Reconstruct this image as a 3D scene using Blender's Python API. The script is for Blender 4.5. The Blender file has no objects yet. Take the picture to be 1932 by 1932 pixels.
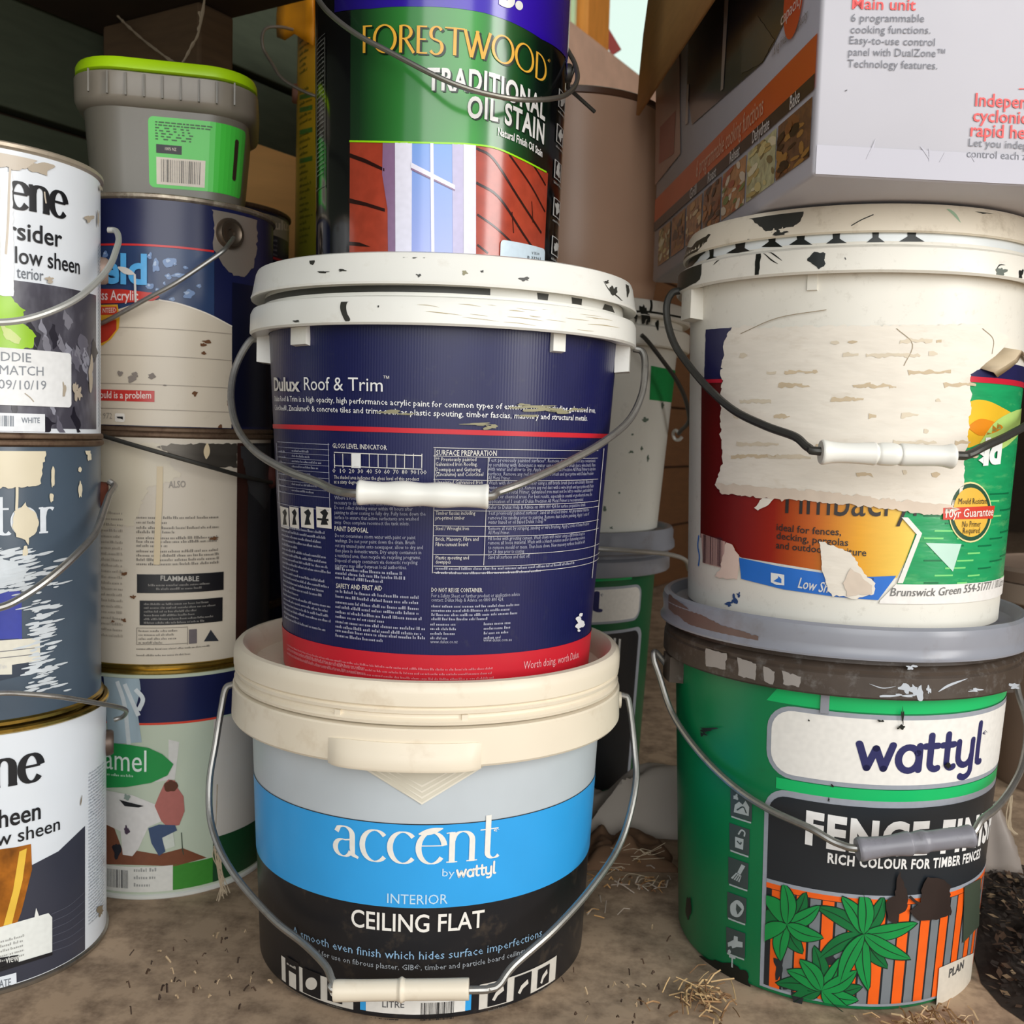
import bpy, bmesh, math, random
from mathutils import Vector, Matrix, noise
from mathutils.geometry import tessellate_polygon

S = bpy.context.scene
COL = S.collection
# ------------------------------------------------------------------ camera
F = 1932.0                      # focal length in pixels of the 1932 px frame
PITCH, ROLL, HC = math.radians(4.5), math.radians(1.7), 0.371
cam_d = bpy.data.cameras.new('camera')
cam_d.sensor_width = 36.0
cam_d.sensor_fit = 'HORIZONTAL'
cam_d.lens = 36.0 * F / 1932.0
cam_d.clip_start = 0.02
cam_d.dof.use_dof = True
cam_d.dof.focus_distance = 0.63
cam_d.dof.aperture_fstop = 17.0
cam = bpy.data.objects.new('camera', cam_d)
COL.objects.link(cam)
cam.location = (0, 0, HC)
cam.rotation_euler = (Matrix.Rotation(math.pi / 2 - PITCH, 4, 'X') @ Matrix.Rotation(ROLL, 4, 'Z')).to_euler()
S.camera = cam
# ------------------------------------------------------------------ light
world = bpy.data.worlds.new('daylight')
S.world = world
world.use_nodes = True
wn = world.node_tree.nodes
wn['Background'].inputs[0].default_value = (0.90, 0.96, 1.0, 1)
wn['Background'].inputs[1].default_value = 1.0


def area(name, loc, target, sx, sy, power, col):
    l = bpy.data.lights.new(name, 'AREA')
    l.shape = 'RECTANGLE'
    l.size, l.size_y, l.energy, l.color = sx, sy, power, col
    o = bpy.data.objects.new(name, l)
    COL.objects.link(o)
    o.location = loc
    d = Vector(target) - Vector(loc)
    o.rotation_euler = d.to_track_quat('-Z', 'Y').to_euler()
    return o


area('garage_door_daylight', (0.35, -2.0, 1.05), (0.0, 0.8, 0.35), 2.0, 1.7, 27, (1.0, 0.985, 0.96))
area('side_door_daylight', (1.75, -0.55, 0.95), (0.0, 0.75, 0.38), 0.6, 1.6, 24, (1.0, 0.98, 0.95))
S.view_settings.view_transform = 'Standard'
S.view_settings.look = 'None'
S.view_settings.exposure = 0.22
S.view_settings.gamma = 1.0
S.view_settings.use_curve_mapping = False
random.seed(7)
S.cycles.max_bounces = 4
S.cycles.diffuse_bounces = 3
S.cycles.glossy_bounces = 2
S.cycles.transmission_bounces = 4
S.cycles.transparent_max_bounces = 6
S.cycles.use_light_tree = False
S.cycles.caustics_reflective = False
S.cycles.caustics_refractive = False

# ------------------------------------------------------------------ photo geometry -> place
CP = Vector((0, 0, HC))
FWD = Vector((0, math.cos(PITCH), -math.sin(PITCH)))
_u0, _r0 = Vector((0, math.sin(PITCH), math.cos(PITCH))), Vector((1, 0, 0))
RT = _r0 * math.cos(ROLL) + _u0 * math.sin(ROLL)
UP = _u0 * math.cos(ROLL) - _r0 * math.sin(ROLL)


def ray(x, y):
    return (FWD + RT * ((x - 966) / F) - UP * ((y - 966) / F)).normalized()


def at(x, y, Y):
    """point seen at photo pixel x,y at distance Y along the room"""
    d = ray(x, y)
    return CP + d * (Y / d.y)


def on_floor(x, y, z=0.0):
    d = ray(x, y)
    return CP + d * ((z - HC) / d.z)


# ------------------------------------------------------------------ materials
def lin(c):
    return c / 12.92 if c <= 0.04045 else ((c + 0.055) / 1.055) ** 2.4


def rgb(c):
    if isinstance(c, str):
        c = [int(c[i:i + 2], 16) / 255 for i in (0, 2, 4)]
        return tuple(lin(v) for v in c)
    return tuple(c)


_M = {}


def M(name, col, rough=0.45, metal=0.0, var=0.08, scale=60.0, bump=0.0, dirt=0.0, dirtcol='5a4a38', dscale=90.0,
      trans=0.0, coat=0.0, stretch=None, ramp=None, emit=0.0, spec=0.5, wave=None):
    """procedural material: base colour with noise variation, optional dirt specks, bump, ramp along an object axis"""
    if name in _M:
        return _M[name]
    m = bpy.data.materials.new(name)
    m.use_nodes = True
    nt = m.node_tree
    N, L = nt.nodes, nt.links
    b = N['Principled BSDF']
    b.inputs['Roughness'].default_value = rough
    b.inputs['Metallic'].default_value = metal
    b.inputs['Specular IOR Level'].default_value = spec
    if coat:
        b.inputs['Coat Weight'].default_value = coat
        b.inputs['Coat Roughness'].default_value = 0.12
    if trans:
        b.inputs['Transmission Weight'].default_value = trans
    tc = N.new('ShaderNodeTexCoord')
    mp = N.new('ShaderNodeMapping')
    L.new(tc.outputs['Object'], mp.inputs[0])
    if stretch:
        mp.inputs['Scale'].default_value = stretch
    n1 = N.new('ShaderNodeTexNoise')
    n1.inputs['Scale'].default_value = scale
    n1.inputs['Detail'].default_value = 0 if scale >= 250 else 2.5
    L.new(mp.outputs[0], n1.inputs['Vector'])
    c = rgb(col)
    mix = N.new('ShaderNodeMix')
    mix.data_type = 'RGBA'
    L.new(n1.outputs['Fac'], mix.inputs['Factor'])
    if ramp:
        axis, a0, a1, cols = ramp
        sx = N.new('ShaderNodeSeparateXYZ')
        L.new(tc.outputs['Object'], sx.inputs[0])
        mr = N.new('ShaderNodeMapRange')
        mr.inputs['From Min'].default_value = a0
        mr.inputs['From Max'].default_value = a1
        L.new(sx.outputs['XYZ'.index(axis)], mr.inputs['Value'])
        cr = N.new('ShaderNodeValToRGB')
        el = cr.color_ramp.elements
        while len(el) < len(cols):
            el.new(0.5)
        for e, (p, cc) in zip(el, cols):
            e.position = p
            e.color = (*rgb(cc), 1)
        L.new(mr.outputs[0], cr.inputs[0])
        dk = N.new('ShaderNodeMix')
        dk.data_type = 'RGBA'
        dk.blend_type = 'MULTIPLY'
        dk.inputs['Factor'].default_value = 1
        L.new(cr.outputs[0], dk.inputs['A'])
        dk.inputs['B'].default_value = (1 - var, 1 - var, 1 - var, 1)
        L.new(dk.outputs['Result'], mix.inputs['A'])
        L.new(cr.outputs[0], mix.inputs['B'])
    else:
        mix.inputs['A'].default_value = (*[max(0, v * (1 - var)) for v in c], 1)
        mix.inputs['B'].default_value = (*[min(1, v * (1 + var)) for v in c], 1)
    out = mix.outputs['Result']
    if dirt > 0:
        n2 = N.new('ShaderNodeTexNoise')
        n2.inputs['Scale'].default_value = dscale
        n2.inputs['Detail'].default_value = 4.5
        n2.inputs['Roughness'].default_value = 0.7
        L.new(mp.outputs[0], n2.inputs['Vector'])
        cr = N.new('ShaderNodeValToRGB')
        cr.color_ramp.elements[0].position = 0.62 - 0.22 * dirt
        cr.color_ramp.elements[1].position = 0.80
        cr.color_ramp.elements[0].color = (0, 0, 0, 1)
        cr.color_ramp.elements[1].color = (min(1, dirt * 1.6),) * 3 + (1,)
        L.new(n2.outputs['Fac'], cr.inputs[0])
        mx = N.new('ShaderNodeMix')
        mx.data_type = 'RGBA'
        L.new(cr.outputs[0], mx.inputs['Factor'])
        L.new(out, mx.inputs['A'])
        mx.inputs['B'].default_value = (*rgb(dirtcol), 1)
        out = mx.outputs['Result']
    L.new(out, b.inputs['Base Color'])
    if emit:
        L.new(out, b.inputs['Emission Color'])
        b.inputs['Emission Strength'].default_value = emit
    if bump or wave:
        bp = N.new('ShaderNodeBump')
        bp.inputs['Distance'].default_value = 0.002
        bp.inputs['Strength'].default_value = bump or wave[1]
        if wave:
            w = N.new('ShaderNodeTexWave')
            w.bands_direction = wave[2]
            w.inputs['Scale'].default_value = wave[0]
            w.inputs['Distortion'].default_value = 0.6
            L.new(tc.outputs['Object'], w.inputs['Vector'])
            L.new(w.outputs['Fac'], bp.inputs['Height'])
        else:
            L.new(n1.outputs['Fac'], bp.inputs['Height'])
        L.new(bp.outputs[0], b.inputs['Normal'])
    _M[name] = m
    return m


def ink(col, rough=0.42, var=0.06, coat=0.0, metal=0.0):
    """flat printing ink of one colour"""
    return M('print_' + col + ('c' if coat else '') + ('m' if metal else ''), col, rough, metal, var, 300, coat=coat)


# ------------------------------------------------------------------ objects
def thing(name, label, cat, loc=(0, 0, 0), group=None, kind=None):
    o = bpy.data.objects.new(name, None)
    COL.objects.link(o)
    o.empty_display_size = 0.02
    o.location = loc
    o['label'] = label
    o['category'] = cat
    if group:
        o['group'] = group
    if kind:
        o['kind'] = kind
    return o


def tag(o, label, cat, group=None, kind=None):
    o['label'] = label
    o['category'] = cat
    if group:
        o['group'] = group
    if kind:
        o['kind'] = kind
    return o


def link(name, me, mats, parent=None, label=None, smooth=35):
    if not isinstance(mats, (list, tuple)):
        mats = [mats]
    for m in mats:
        me.materials.append(m)
    if smooth:
        for p in me.polygons:
            p.use_smooth = True
        me.set_sharp_from_angle(angle=math.radians(smooth))
    o = bpy.data.objects.new(name, me)
    COL.objects.link(o)
    if parent:
        o.parent = parent
    if label:
        o['label'] = label
    return o


def obj(name, bm, mats, parent=None, label=None, smooth=35):
    me = bpy.data.meshes.new(name)
    bmesh.ops.recalc_face_normals(bm, faces=bm.faces)
    bm.to_mesh(me)
    bm.free()
    return link(name, me, mats, parent, label, smooth)


def struct(o, kind='structure'):
    o['kind'] = kind
    return o


def lathe(prof, seg=128, bm=None, a0=0.0, a1=2 * math.pi, mi=0):
    """surface of revolution of (r, z) points about local z"""
    bm = bm or bmesh.new()
    full = abs(a1 - a0 - 2 * math.pi) < 1e-6
    n = seg if full else seg + 1
    rows = []
    for r, z in prof:
        if r < 1e-6:
            rows.append([bm.verts.new((0, 0, z))])
        else:
            rows.append([bm.verts.new((r * math.sin(a0 + (a1 - a0) * i / seg), -r * math.cos(a0 + (a1 - a0) * i / seg), z)) for i in range(n)])
    for A, B in zip(rows, rows[1:]):
        for i in range(seg):
            j = (i + 1) % n if full else i + 1
            if len(A) == 1 and len(B) == 1:
                continue
            if len(A) == 1:
                f = bm.faces.new((A[0], B[j], B[i]))
            elif len(B) == 1:
                f = bm.faces.new((A[i], A[j], B[0]))
            else:
                f = bm.faces.new((A[i], A[j], B[j], B[i]))
            f.material_index = mi
    return bm


def spline(pts, k=6):
    """Catmull-Rom through points"""
    pts = [Vector(p) for p in pts]
    if len(pts) < 3:
        return pts
    P = [pts[0] * 2 - pts[1]] + pts + [pts[-1] * 2 - pts[-2]]
    out = []
    for i in range(1, len(P) - 2):
        a, b, c, d = P[i - 1], P[i], P[i + 1], P[i + 2]
        for j in range(k):
            t = j / k
            out.append(0.5 * ((2 * b) + (c - a) * t + (2 * a - 5 * b + 4 * c - d) * t * t + (3 * b - a - 3 * c + d) * t ** 3))
    out.append(pts[-1])
    return out


def tube(pts, rad, seg=10, bm=None, caps=True):
    bm = bm or bmesh.new()
    pts = [Vector(p) for p in pts]
    n = len(pts)
    rads = rad if isinstance(rad, (list, tuple)) else [rad] * n
    t0 = (pts[1] - pts[0]).normalized()
    ref = Vector((0, 0, 1)) if abs(t0.z) < 0.9 else Vector((1, 0, 0))
    nrm = (ref - t0 * ref.dot(t0)).normalized()
    rows = []
    for i, p in enumerate(pts):
        t = (pts[min(i + 1, n - 1)] - pts[max(i - 1, 0)])
        if t.length < 1e-9:
            t = t0.copy()
        t.normalize()
        nrm = (nrm - t * nrm.dot(t)).normalized()
        bn = t.cross(nrm)
        rows.append([bm.verts.new(p + (nrm * math.cos(2 * math.pi * k / seg) + bn * math.sin(2 * math.pi * k / seg)) * rads[i]) for k in range(seg)])
    for A, B in zip(rows, rows[1:]):
        for k in range(seg):
            bm.faces.new((A[k], A[(k + 1) % seg], B[(k + 1) % seg], B[k]))
    if caps:
        bm.faces.new(rows[0][::-1])
        bm.faces.new(rows[-1])
    return bm


def box(bm, lo, hi, mat4=None, bev=0.0, mi=0):
    r = bmesh.ops.create_cube(bm, size=1.0)
    vs = r['verts']
    lo, hi = Vector(lo), Vector(hi)
    for v in vs:
        v.co = Vector([lo[k] + (hi[k] - lo[k]) * (v.co[k] + 0.5) for k in range(3)])
    fs = list({f for v in vs for f in v.link_faces})
    for f in fs:
        f.material_index = mi
    if bev:
        es = list({e for f in fs for e in f.edges})
        g = bmesh.ops.bevel(bm, geom=es, offset=bev, segments=2, affect='EDGES', profile=0.5)
        vs = list({v for f in g['faces'] for v in f.verts} | {v for v in vs if v.is_valid})
    if mat4 is not None:
        bmesh.ops.transform(bm, matrix=mat4, verts=[v for v in vs if v.is_valid])
    return bm


# ------------------------------------------------------------------ print laid on surfaces
class Cone:
    def __init__(self, loc, r0, z0, r1, z1):
        self.loc, self.r0, self.z0 = Vector(loc), r0, z0
        self.k = (r1 - r0) / (z1 - z0)
        self.R = (r0 + r1) / 2

    def r(self, z):
        return self.r0 + self.k * (z - self.z0)

    def hit(self, x, y):
        o, d = CP - self.loc, ray(x, y)
        k = self.k
        A = d.x ** 2 + d.y ** 2 - (k * d.z) ** 2
        e = self.r0 + k * (o.z - self.z0)
        B = 2 * (o.x * d.x + o.y * d.y - e * k * d.z)
        Cc = o.x ** 2 + o.y ** 2 - e * e
        disc = max(0.0, B * B - 4 * A * Cc)
        t = (-B - math.sqrt(disc)) / (2 * A)
        p = o + d * t
        return Vector((math.atan2(p.x, -p.y) * self.R, p.z))

    def pos(self, s, z, off):
        th = s / self.R
        r = self.r(z) + off
        return Vector((r * math.sin(th), -r * math.cos(th), z))

    step = 0.005


class Plane:
    step = None

    def __init__(self, loc, org, u, v):
        self.loc, self.org, self.u, self.v = Vector(loc), Vector(org), Vector(u).normalized(), Vector(v).normalized()
        self.n = self.u.cross(self.v)

    def hit(self, x, y):
        d = ray(x, y)
        t = (self.org - CP).dot(self.n) / d.dot(self.n)
        p = CP + d * t - self.org
        return Vector((p.dot(self.u), p.dot(self.v)))

    def pos(self, s, t, off):
        return self.org + self.u * s + self.v * t + self.n * off - self.loc


_TX = {}


def text_mesh(body, bold, res, sp=1.0):
    key = (body, bold, res, sp)
    if key not in _TX:
        c = bpy.data.curves.new('txt', 'FONT')
        c.body = body
        c.resolution_u = res
        c.offset = bold
        c.space_character = sp
        o = bpy.data.objects.new('txt', c)
        m = o.to_mesh()
        vs = [(v.co.x, v.co.y) for v in m.vertices]
        fs = [tuple(p.vertices) for p in m.polygons]
        o.to_mesh_clear()
        bpy.data.objects.remove(o)
        bpy.data.curves.remove(c)
        _TX[key] = (vs, fs)
    return _TX[key]


CAPH = max(v[1] for v in text_mesh('H', 0, 2)[0])


def arc(cx, cy, rx, ry, a0, a1, n=14):
    return [(cx + rx * math.cos(math.radians(a0 + (a1 - a0) * i / n)), cy + ry * math.sin(math.radians(a0 + (a1 - a0) * i / n))) for i in range(n + 1)]


# skeleton letters: x-height 1 for small letters, cap height 1 for capitals: (width, strokes, serif strokes)
GL = {
    'a': (0.86, [[(0.12, 0.78)] + arc(0.36, 0.72, 0.27, 0.26, 150, 0)[2:] + [(0.63, 0.3), (0.66, 0.1), (0.82, 0.03)], [(0.63, 0.6)] + arc(0.34, 0.29, 0.26, 0.27, 75, 340, 16)], []),
    'c': (0.82, [arc(0.46, 0.49, 0.38, 0.5, 42, 318, 22)], []),
    'e': (0.84, [[(0.09, 0.56), (0.78, 0.56)], arc(0.45, 0.49, 0.37, 0.5, 8, 322, 24)], []),
    'n': (1.0, [[(0.2, 0.0), (0.2, 0.98)], [(0.2, 0.68)] + arc(0.5, 0.68, 0.29, 0.3, 150, 0, 10) + [(0.79, 0.0)]], [[(0.04, 0.025), (0.36, 0.025)], [(0.63, 0.025), (0.95, 0.025)], [(0.03, 0.95), (0.2, 0.97)]]),
    't': (0.62, [[(0.26, 1.42), (0.26, 0.25)] + arc(0.46, 0.22, 0.2, 0.2, 180, 320, 8)], [[(0.02, 0.97), (0.58, 0.97)]]),
    'o': (0.92, [arc(0.46, 0.49, 0.38, 0.5, 90, 450, 28)], []),
    'r': (0.7, [[(0.2, 0.0), (0.2, 0.98)], [(0.2, 0.62)] + arc(0.47, 0.68, 0.25, 0.28, 160, 50, 8)], [[(0.04, 0.025), (0.4, 0.025)], [(0.03, 0.95), (0.2, 0.97)]]),
    'F': (0.52, [[(0.12, 0), (0.12, 1)]], [[(0.05, 0.98), (0.5, 0.98)], [(0.12, 0.54), (0.42, 0.54)]]),
    'O': (1.02, [arc(0.5, 0.5, 0.46, 0.5, 90, 450, 30)], []),
    'R': (0.66, [[(0.12, 0), (0.12, 1)], [(0.12, 0.98)] + arc(0.26, 0.75, 0.28, 0.24, 90, -90, 10) + [(0.12, 0.51)], [(0.3, 0.51), (0.66, 0.0)]], []),
    'E': (0.5, [[(0.12, 0), (0.12, 1)]], [[(0.12, 0.98), (0.46, 0.98)], [(0.12, 0.52), (0.42, 0.52)], [(0.12, 0.02), (0.48, 0.02)]]),
    'S': (0.56, [arc(0.28, 0.74, 0.22, 0.25, 30, 225, 12) + arc(0.27, 0.25, 0.24, 0.26, 55, -150, 14)], []),
    'T': (0.72, [[(0.4, 0), (0.4, 0.98)]], [[(0.0, 0.98), (0.78, 0.98)]]),
    'W': (1.1, [[(0.02, 0.98), (0.3, 0.0)], [(0.3, 0.0), (0.54, 0.98)], [(0.5, 0.98), (0.78, 0.0)], [(0.78, 0.0), (1.06, 0.98)]], []),
    'D': (0.8, [[(0.12, 0), (0.12, 1)], [(0.12, 0.98)] + arc(0.24, 0.5, 0.5, 0.48, 90, -90, 18) + [(0.12, 0.02)]], []),
    # rounded sans of the green bucket
    'w_': (1.25, [[(0.1, 0.95), (0.36, 0.1)], [(0.36, 0.1), (0.62, 0.82)], [(0.62, 0.82), (0.88, 0.1)], [(0.88, 0.1), (1.14, 0.95)]], []),
    'a_': (0.95, [arc(0.45, 0.46, 0.34, 0.42, 30, 390, 24), [(0.8, 0.92), (0.8, 0.06)]], []),
    't_': (0.66, [[(0.26, 1.28), (0.26, 0.32)] + arc(0.46, 0.28, 0.2, 0.22, 180, 300, 8), [(0.06, 0.9), (0.52, 0.9)]], []),
    'y_': (0.95, [[(0.1, 0.95), (0.1, 0.45)] + arc(0.42, 0.42, 0.32, 0.34, 180, 360, 10), [(0.76, 0.95), (0.76, -0.1)] + arc(0.46, -0.12, 0.3, 0.26, 0, -130, 8)], []),
    'l_': (0.42, [[(0.16, 1.5), (0.16, 0.22), (0.24, 0.08), (0.36, 0.06)]], []),
}


class Dec:
    """collects flat print and paint marks in surface coordinates; every group becomes one part"""
    LIFT = 0.00022

    def __init__(self, surf, parent):
        self.sf, self.parent, self.g, self.data, self.zc = surf, parent, 'label', {}, (-9, 9)

    def h(self, p):
        return self.sf.hit(p[0], p[1])

    def zat(self, x, y):
        return self.sf.hit(x, y)[1]

    def add(self, vs, fs, mat, lay):
        self.data.setdefault(self.g, []).append((vs, fs, mat, lay))

    def raw(self, pts, mat, lay=1):
        """polygon in surface coordinates"""
        v3 = [Vector((p[0], p[1], 0)) for p in pts]
        tri = tessellate_polygon([v3])
        self.add([(p[0], p[1]) for p in pts], [tuple(t) for t in tri], mat, lay)

    def poly(self, pts, mat, lay=1, jag=0.0, step=10, smooth=False):
        if smooth:
            P = [Vector((p[0], p[1], 0)) for p in pts]
            P = spline(P + [P[0]], 5)[:-1]
            pts = [(p.x, p.y) for p in P]
        out = []
        n = len(pts)
        for i in range(n):
            a, b = pts[i], pts[(i + 1) % n]
            m = max(1, int(math.hypot(b[0] - a[0], b[1] - a[1]) / (step if not jag else min(step, 5))))
            for j in range(m):
                t = j / m
                x, y = a[0] + (b[0] - a[0]) * t, a[1] + (b[1] - a[1]) * t
                if jag:
                    q = noise.noise_vector(Vector((x * 0.11, y * 0.11, 3.3))) + 0.7 * noise.noise_vector(Vector((x * 0.4, y * 0.4, 1.3)))
                    x, y = x + q.x * jag, y + q.y * jag
                out.append(self.h((x, y)))
        self.raw(out, mat, lay)

    def zrect(self, x0, y0, x1, y1, mat, lay=1, rad=0.0, xm=None):
        """rectangle true to the surface: top y0 and bottom y1 are read at xm"""
        xm = (x0 + x1) / 2 if xm is None else xm
        za, zb = self.zat(xm, y0), self.zat(xm, y1)
        ym = (y0 + y1) / 2
        sa, sb = self.h((x0, ym))[0], self.h((x1, ym))[0]
        self.srect(sa, zb, sb, za, mat, lay, rad * (za - zb) / max(1e-6, abs(y1 - y0)))

    def srect(self, s0, z0, s1, z1, mat, lay=1, rad=0.0, corners=(1, 1, 1, 1)):
        if rad <= 0:
            self.raw([(s0, z0), (s1, z0), (s1, z1), (s0, z1)], mat, lay)
            return
        rad = min(rad, abs(s1 - s0) * 0.499, abs(z1 - z0) * 0.499)
        pts = []
        for k, (cx, cy, a) in enumerate(((s0 + rad, z0 + rad, 180), (s1 - rad, z0 + rad, 270), (s1 - rad, z1 - rad, 0), (s0 + rad, z1 - rad, 90))):
            if corners[k]:
                pts += arc(cx, cy, rad, rad, a, a + 90, 6)
            else:
                sx, sy = (1 if k in (1, 2) else -1), (1 if k >= 2 else -1)
                pts.append((cx + sx * rad, cy + sy * rad))
        self.raw(pts, mat, lay)

    def frame(self, x0, y0, x1, y1, w, mat, lay=1, xm=None):
        self.zrect(x0, y0, x1, y0 + w, mat, lay, xm=xm)
        self.zrect(x0, y1 - w, x1, y1, mat, lay, xm=xm)
        self.zrect(x0, y0, x0 + w, y1, mat, lay)
        self.zrect(x1 - w, y0, x1, y1, mat, lay)

    def band(self, z0, z1, mat, lay=1, t0=-180, t1=180):
        R = self.sf.R
        a, b = math.radians(t0) * R, math.radians(t1) * R
        n = max(2, int((b - a) / 0.005))
        vs = [(a + (b - a) * i / n, z) for i in range(n + 1) for z in (z0, z1)]
        self.add(vs, [(2 * i, 2 * i + 2, 2 * i + 3, 2 * i + 1) for i in range(n)], mat, lay)

    def ribbon(self, P, W, mat, lay=2):
        """ribbon through surface points with half widths W"""
        n = len(P)
        vs = []
        for i, p in enumerate(P):
            a, b = P[max(0, i - 1)], P[min(n - 1, i + 1)]
            d = Vector((b[0] - a[0], b[1] - a[1]))
            d = d.normalized() if d.length > 1e-12 else Vector((1, 0))
            w = W[i] if isinstance(W, (list, tuple)) else W
            vs += [(p[0] - d.y * w, p[1] + d.x * w), (p[0] + d.y * w, p[1] - d.x * w)]
        self.add(vs, [(2 * i, 2 * i + 1, 2 * i + 3, 2 * i + 2) for i in range(n - 1)], mat, lay)

    def line(self, pts, w, mat, lay=2, k=5, taper=False):
        P = spline([Vector((p[0], p[1], 0)) for p in pts], k)
        a, b = self.h((P[0].x, P[0].y)), self.h((P[0].x, P[0].y + w))
        hw = abs(b[1] - a[1]) / 2
        n = len(P)
        W = [hw * (1 if not taper else max(0.12, math.sin(math.pi * min(1, (i + 0.6) / n)))) for i in range(n)]
        self.ribbon([self.h((p.x, p.y)) for p in P], W, mat, lay)

    def _base(self, pts, flat):
        q = [self.h(p) for p in pts]
        if flat:
            z = q[len(q) // 2][1] if len(q) > 2 else (q[0][1] + q[-1][1]) / 2
            q = [Vector((p[0], z)) for p in q]
        return q

    def _along(self, q, u):
        s = q[0][0] + (q[-1][0] - q[0][0]) * u
        for a, b in zip(q, q[1:]):
            if s <= b[0] or b is q[-1]:
                t = (s - a[0]) / (b[0] - a[0]) if abs(b[0] - a[0]) > 1e-9 else 0
                return s, a[1] + (b[1] - a[1]) * t
        return s, q[-1][1]

    def text(self, body, pts, hpx, mat, bold=0.0, lay=3, flat=False, res=None, shear=0.0, sp=1.0):
        """text fitted between first and last baseline point, capitals hpx tall in the photo"""
        q = self._base(pts, flat)
        mx, my = pts[len(pts) // 2]
        hz = abs(self.zat(mx, my - hpx) - self.zat(mx, my))
        vs, fs = text_mesh(body, bold, res if res else (4 if hpx > 24 else 2 if hpx > 11 else 1), sp)
        if not vs:
            return
        x0, x1 = min(v[0] for v in vs), max(v[0] for v in vs)
        out = []
        for x, y in vs:
            u = (x - x0) / (x1 - x0)
            s, z = self._along(q, u)
            out.append((s + shear * y / CAPH * hz, z + y / CAPH * hz))
        self.add(out, fs, mat, lay)

    def letters(self, body, pts, hpx, mat, thick=0.2, thin=0.05, lay=3, flat=False, sp=0.06, suf='', rnd=False, pw=1.5):
        """lettering drawn with a broad pen along skeleton letters"""
        q = self._base(pts, flat)
        mx, my = pts[len(pts) // 2]
        hz = abs(self.zat(mx, my - hpx) - self.zat(mx, my))
        tot = sum(GL[c + suf][0] + sp for c in body) - sp
        x = 0.0
        kx = (q[-1][0] - q[0][0]) / tot
        for c in body:
            w, st, se = GL[c + suf]
            for P, serif in [(p, 0) for p in st] + [(p, 1) for p in se]:
                if not rnd and len(P) < 3:
                    (xa, ya), (xb, yb) = P[0], P[-1]
                    P = [(xa + (xb - xa) * i / 4, ya + (yb - ya) * i / 4) for i in range(5)]
                if rnd and len(P) < 9:
                    P = [(p.x, p.y) for p in spline([Vector((*p, 0)) for p in P], 3)] if len(P) > 2 and c not in 'w' else P
                n = len(P)
                W, Q = [], []
                for i in range(n):
                    a, b = P[max(0, i - 1)], P[min(n - 1, i + 1)]
                    d = math.hypot(b[0] - a[0], b[1] - a[1]) or 1
                    v = abs(b[1] - a[1]) / d
                    W.append((thick if rnd else thin if serif else thin + (thick - thin) * v ** pw) / 2)
                    Q.append(P[i])
                # outline in letter space, then to the surface
                vs = []
                for i in range(n):
                    a, b = Q[max(0, i - 1)], Q[min(n - 1, i + 1)]
                    dx, dy = b[0] - a[0], b[1] - a[1]
                    dl = math.hypot(dx, dy) or 1
                    dx, dy = dx / dl, dy / dl
                    for sg in (1, -1):
                        lx, ly = Q[i][0] - sg * dy * W[i], Q[i][1] + sg * dx * W[i]
                        s, z = self._along(q, (x + lx) / tot)
                        vs.append((s, z + ly * hz))
                self.add(vs, [(2 * i, 2 * i + 1, 2 * i + 3, 2 * i + 2) for i in range(n - 1)], mat, lay)
                if rnd:
                    for e in ([0, n - 1] if c not in 'w' else range(n)):
                        dv = []
                        for px, py in arc(Q[e][0], Q[e][1], W[e], W[e], 0, 330, 11):
                            s, z = self._along(q, (x + px) / tot)
                            dv.append((s, z + py * hz))
                        self.add(dv, [tuple(range(len(dv)))], mat, lay)
            x += w + sp

    def greek(self, x0, x1, y, hpx, mat, lay=3, fill=1.0, xm=None):
        """one line of print too small to read: word-sized marks"""
        xm = (x0 + x1) / 2 if xm is None else xm
        z = self.zat(xm, y)
        hz = abs(self.zat(xm, y - hpx) - z)
        sa, sb = self.h((x0, y))[0], self.h((x1, y))[0]
        s, end = sa, sa + (sb - sa) * fill
        vs, fs = [], []
        while s < end - hz * 0.4:
            w = min(end - s, hz * random.uniform(0.9, 4.2))
            u = s
            while u < s + w:
                cw = hz * random.uniform(0.22, 0.42)
                h1 = hz * random.choice((0.5, 0.5, 0.56, 0.85))
                b = len(vs)
                vs += [(u, z), (min(u + cw, s + w), z), (min(u + cw, s + w), z + h1), (u, z + h1)]
                fs.append((b, b + 1, b + 2, b + 3))
                u += cw + hz * 0.2
            s += w + hz * 0.42
        self.add(vs, fs, mat, lay)

    def para(self, x0, x1, y0, y1, n, hpx, mat, xm=None):
        for i in range(n):
            self.greek(x0, x1, y0 + (y1 - y0) * i / max(1, n - 1), hpx, mat, fill=random.uniform(0.8, 1.0) if i < n - 1 else 0.6, xm=xm)

    def bars(self, x0, y0, x1, y1, mat, n=26, lay=3, xm=None):
        """bar code"""
        za, zb = self.zat(xm or (x0 + x1) / 2, y0), self.zat(xm or (x0 + x1) / 2, y1)
        ym = (y0 + y1) / 2
        sa, sb = self.h((x0, ym))[0], self.h((x1, ym))[0]
        vs, fs = [], []
        for i in range(n):
            w = random.choice((0.3, 0.3, 0.5, 0.7))
            a = sa + (sb - sa) * i / n
            b = a + (sb - sa) / n * w
            k = len(vs)
            vs += [(a, zb), (b, zb), (b, za), (a, za)]
            fs.append((k, k + 1, k + 2, k + 3))
        self.add(vs, fs, mat, lay)

    def blob(self, x, y, rx, ry, mat, lay=4, rough=0.35, n=22, seed=None):
        sd = random.random() * 50 if seed is None else seed
        pts = []
        for i in range(n):
            a = 2 * math.pi * i / n
            k = 1 + rough * noise.noise(Vector((math.cos(a) * 1.4 + sd, math.sin(a) * 1.4, sd))) * 2
            pts.append((x + rx * k * math.cos(a), y + ry * k * math.sin(a)))
        self.raw([self.h(p) for p in pts], mat, lay)

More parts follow.
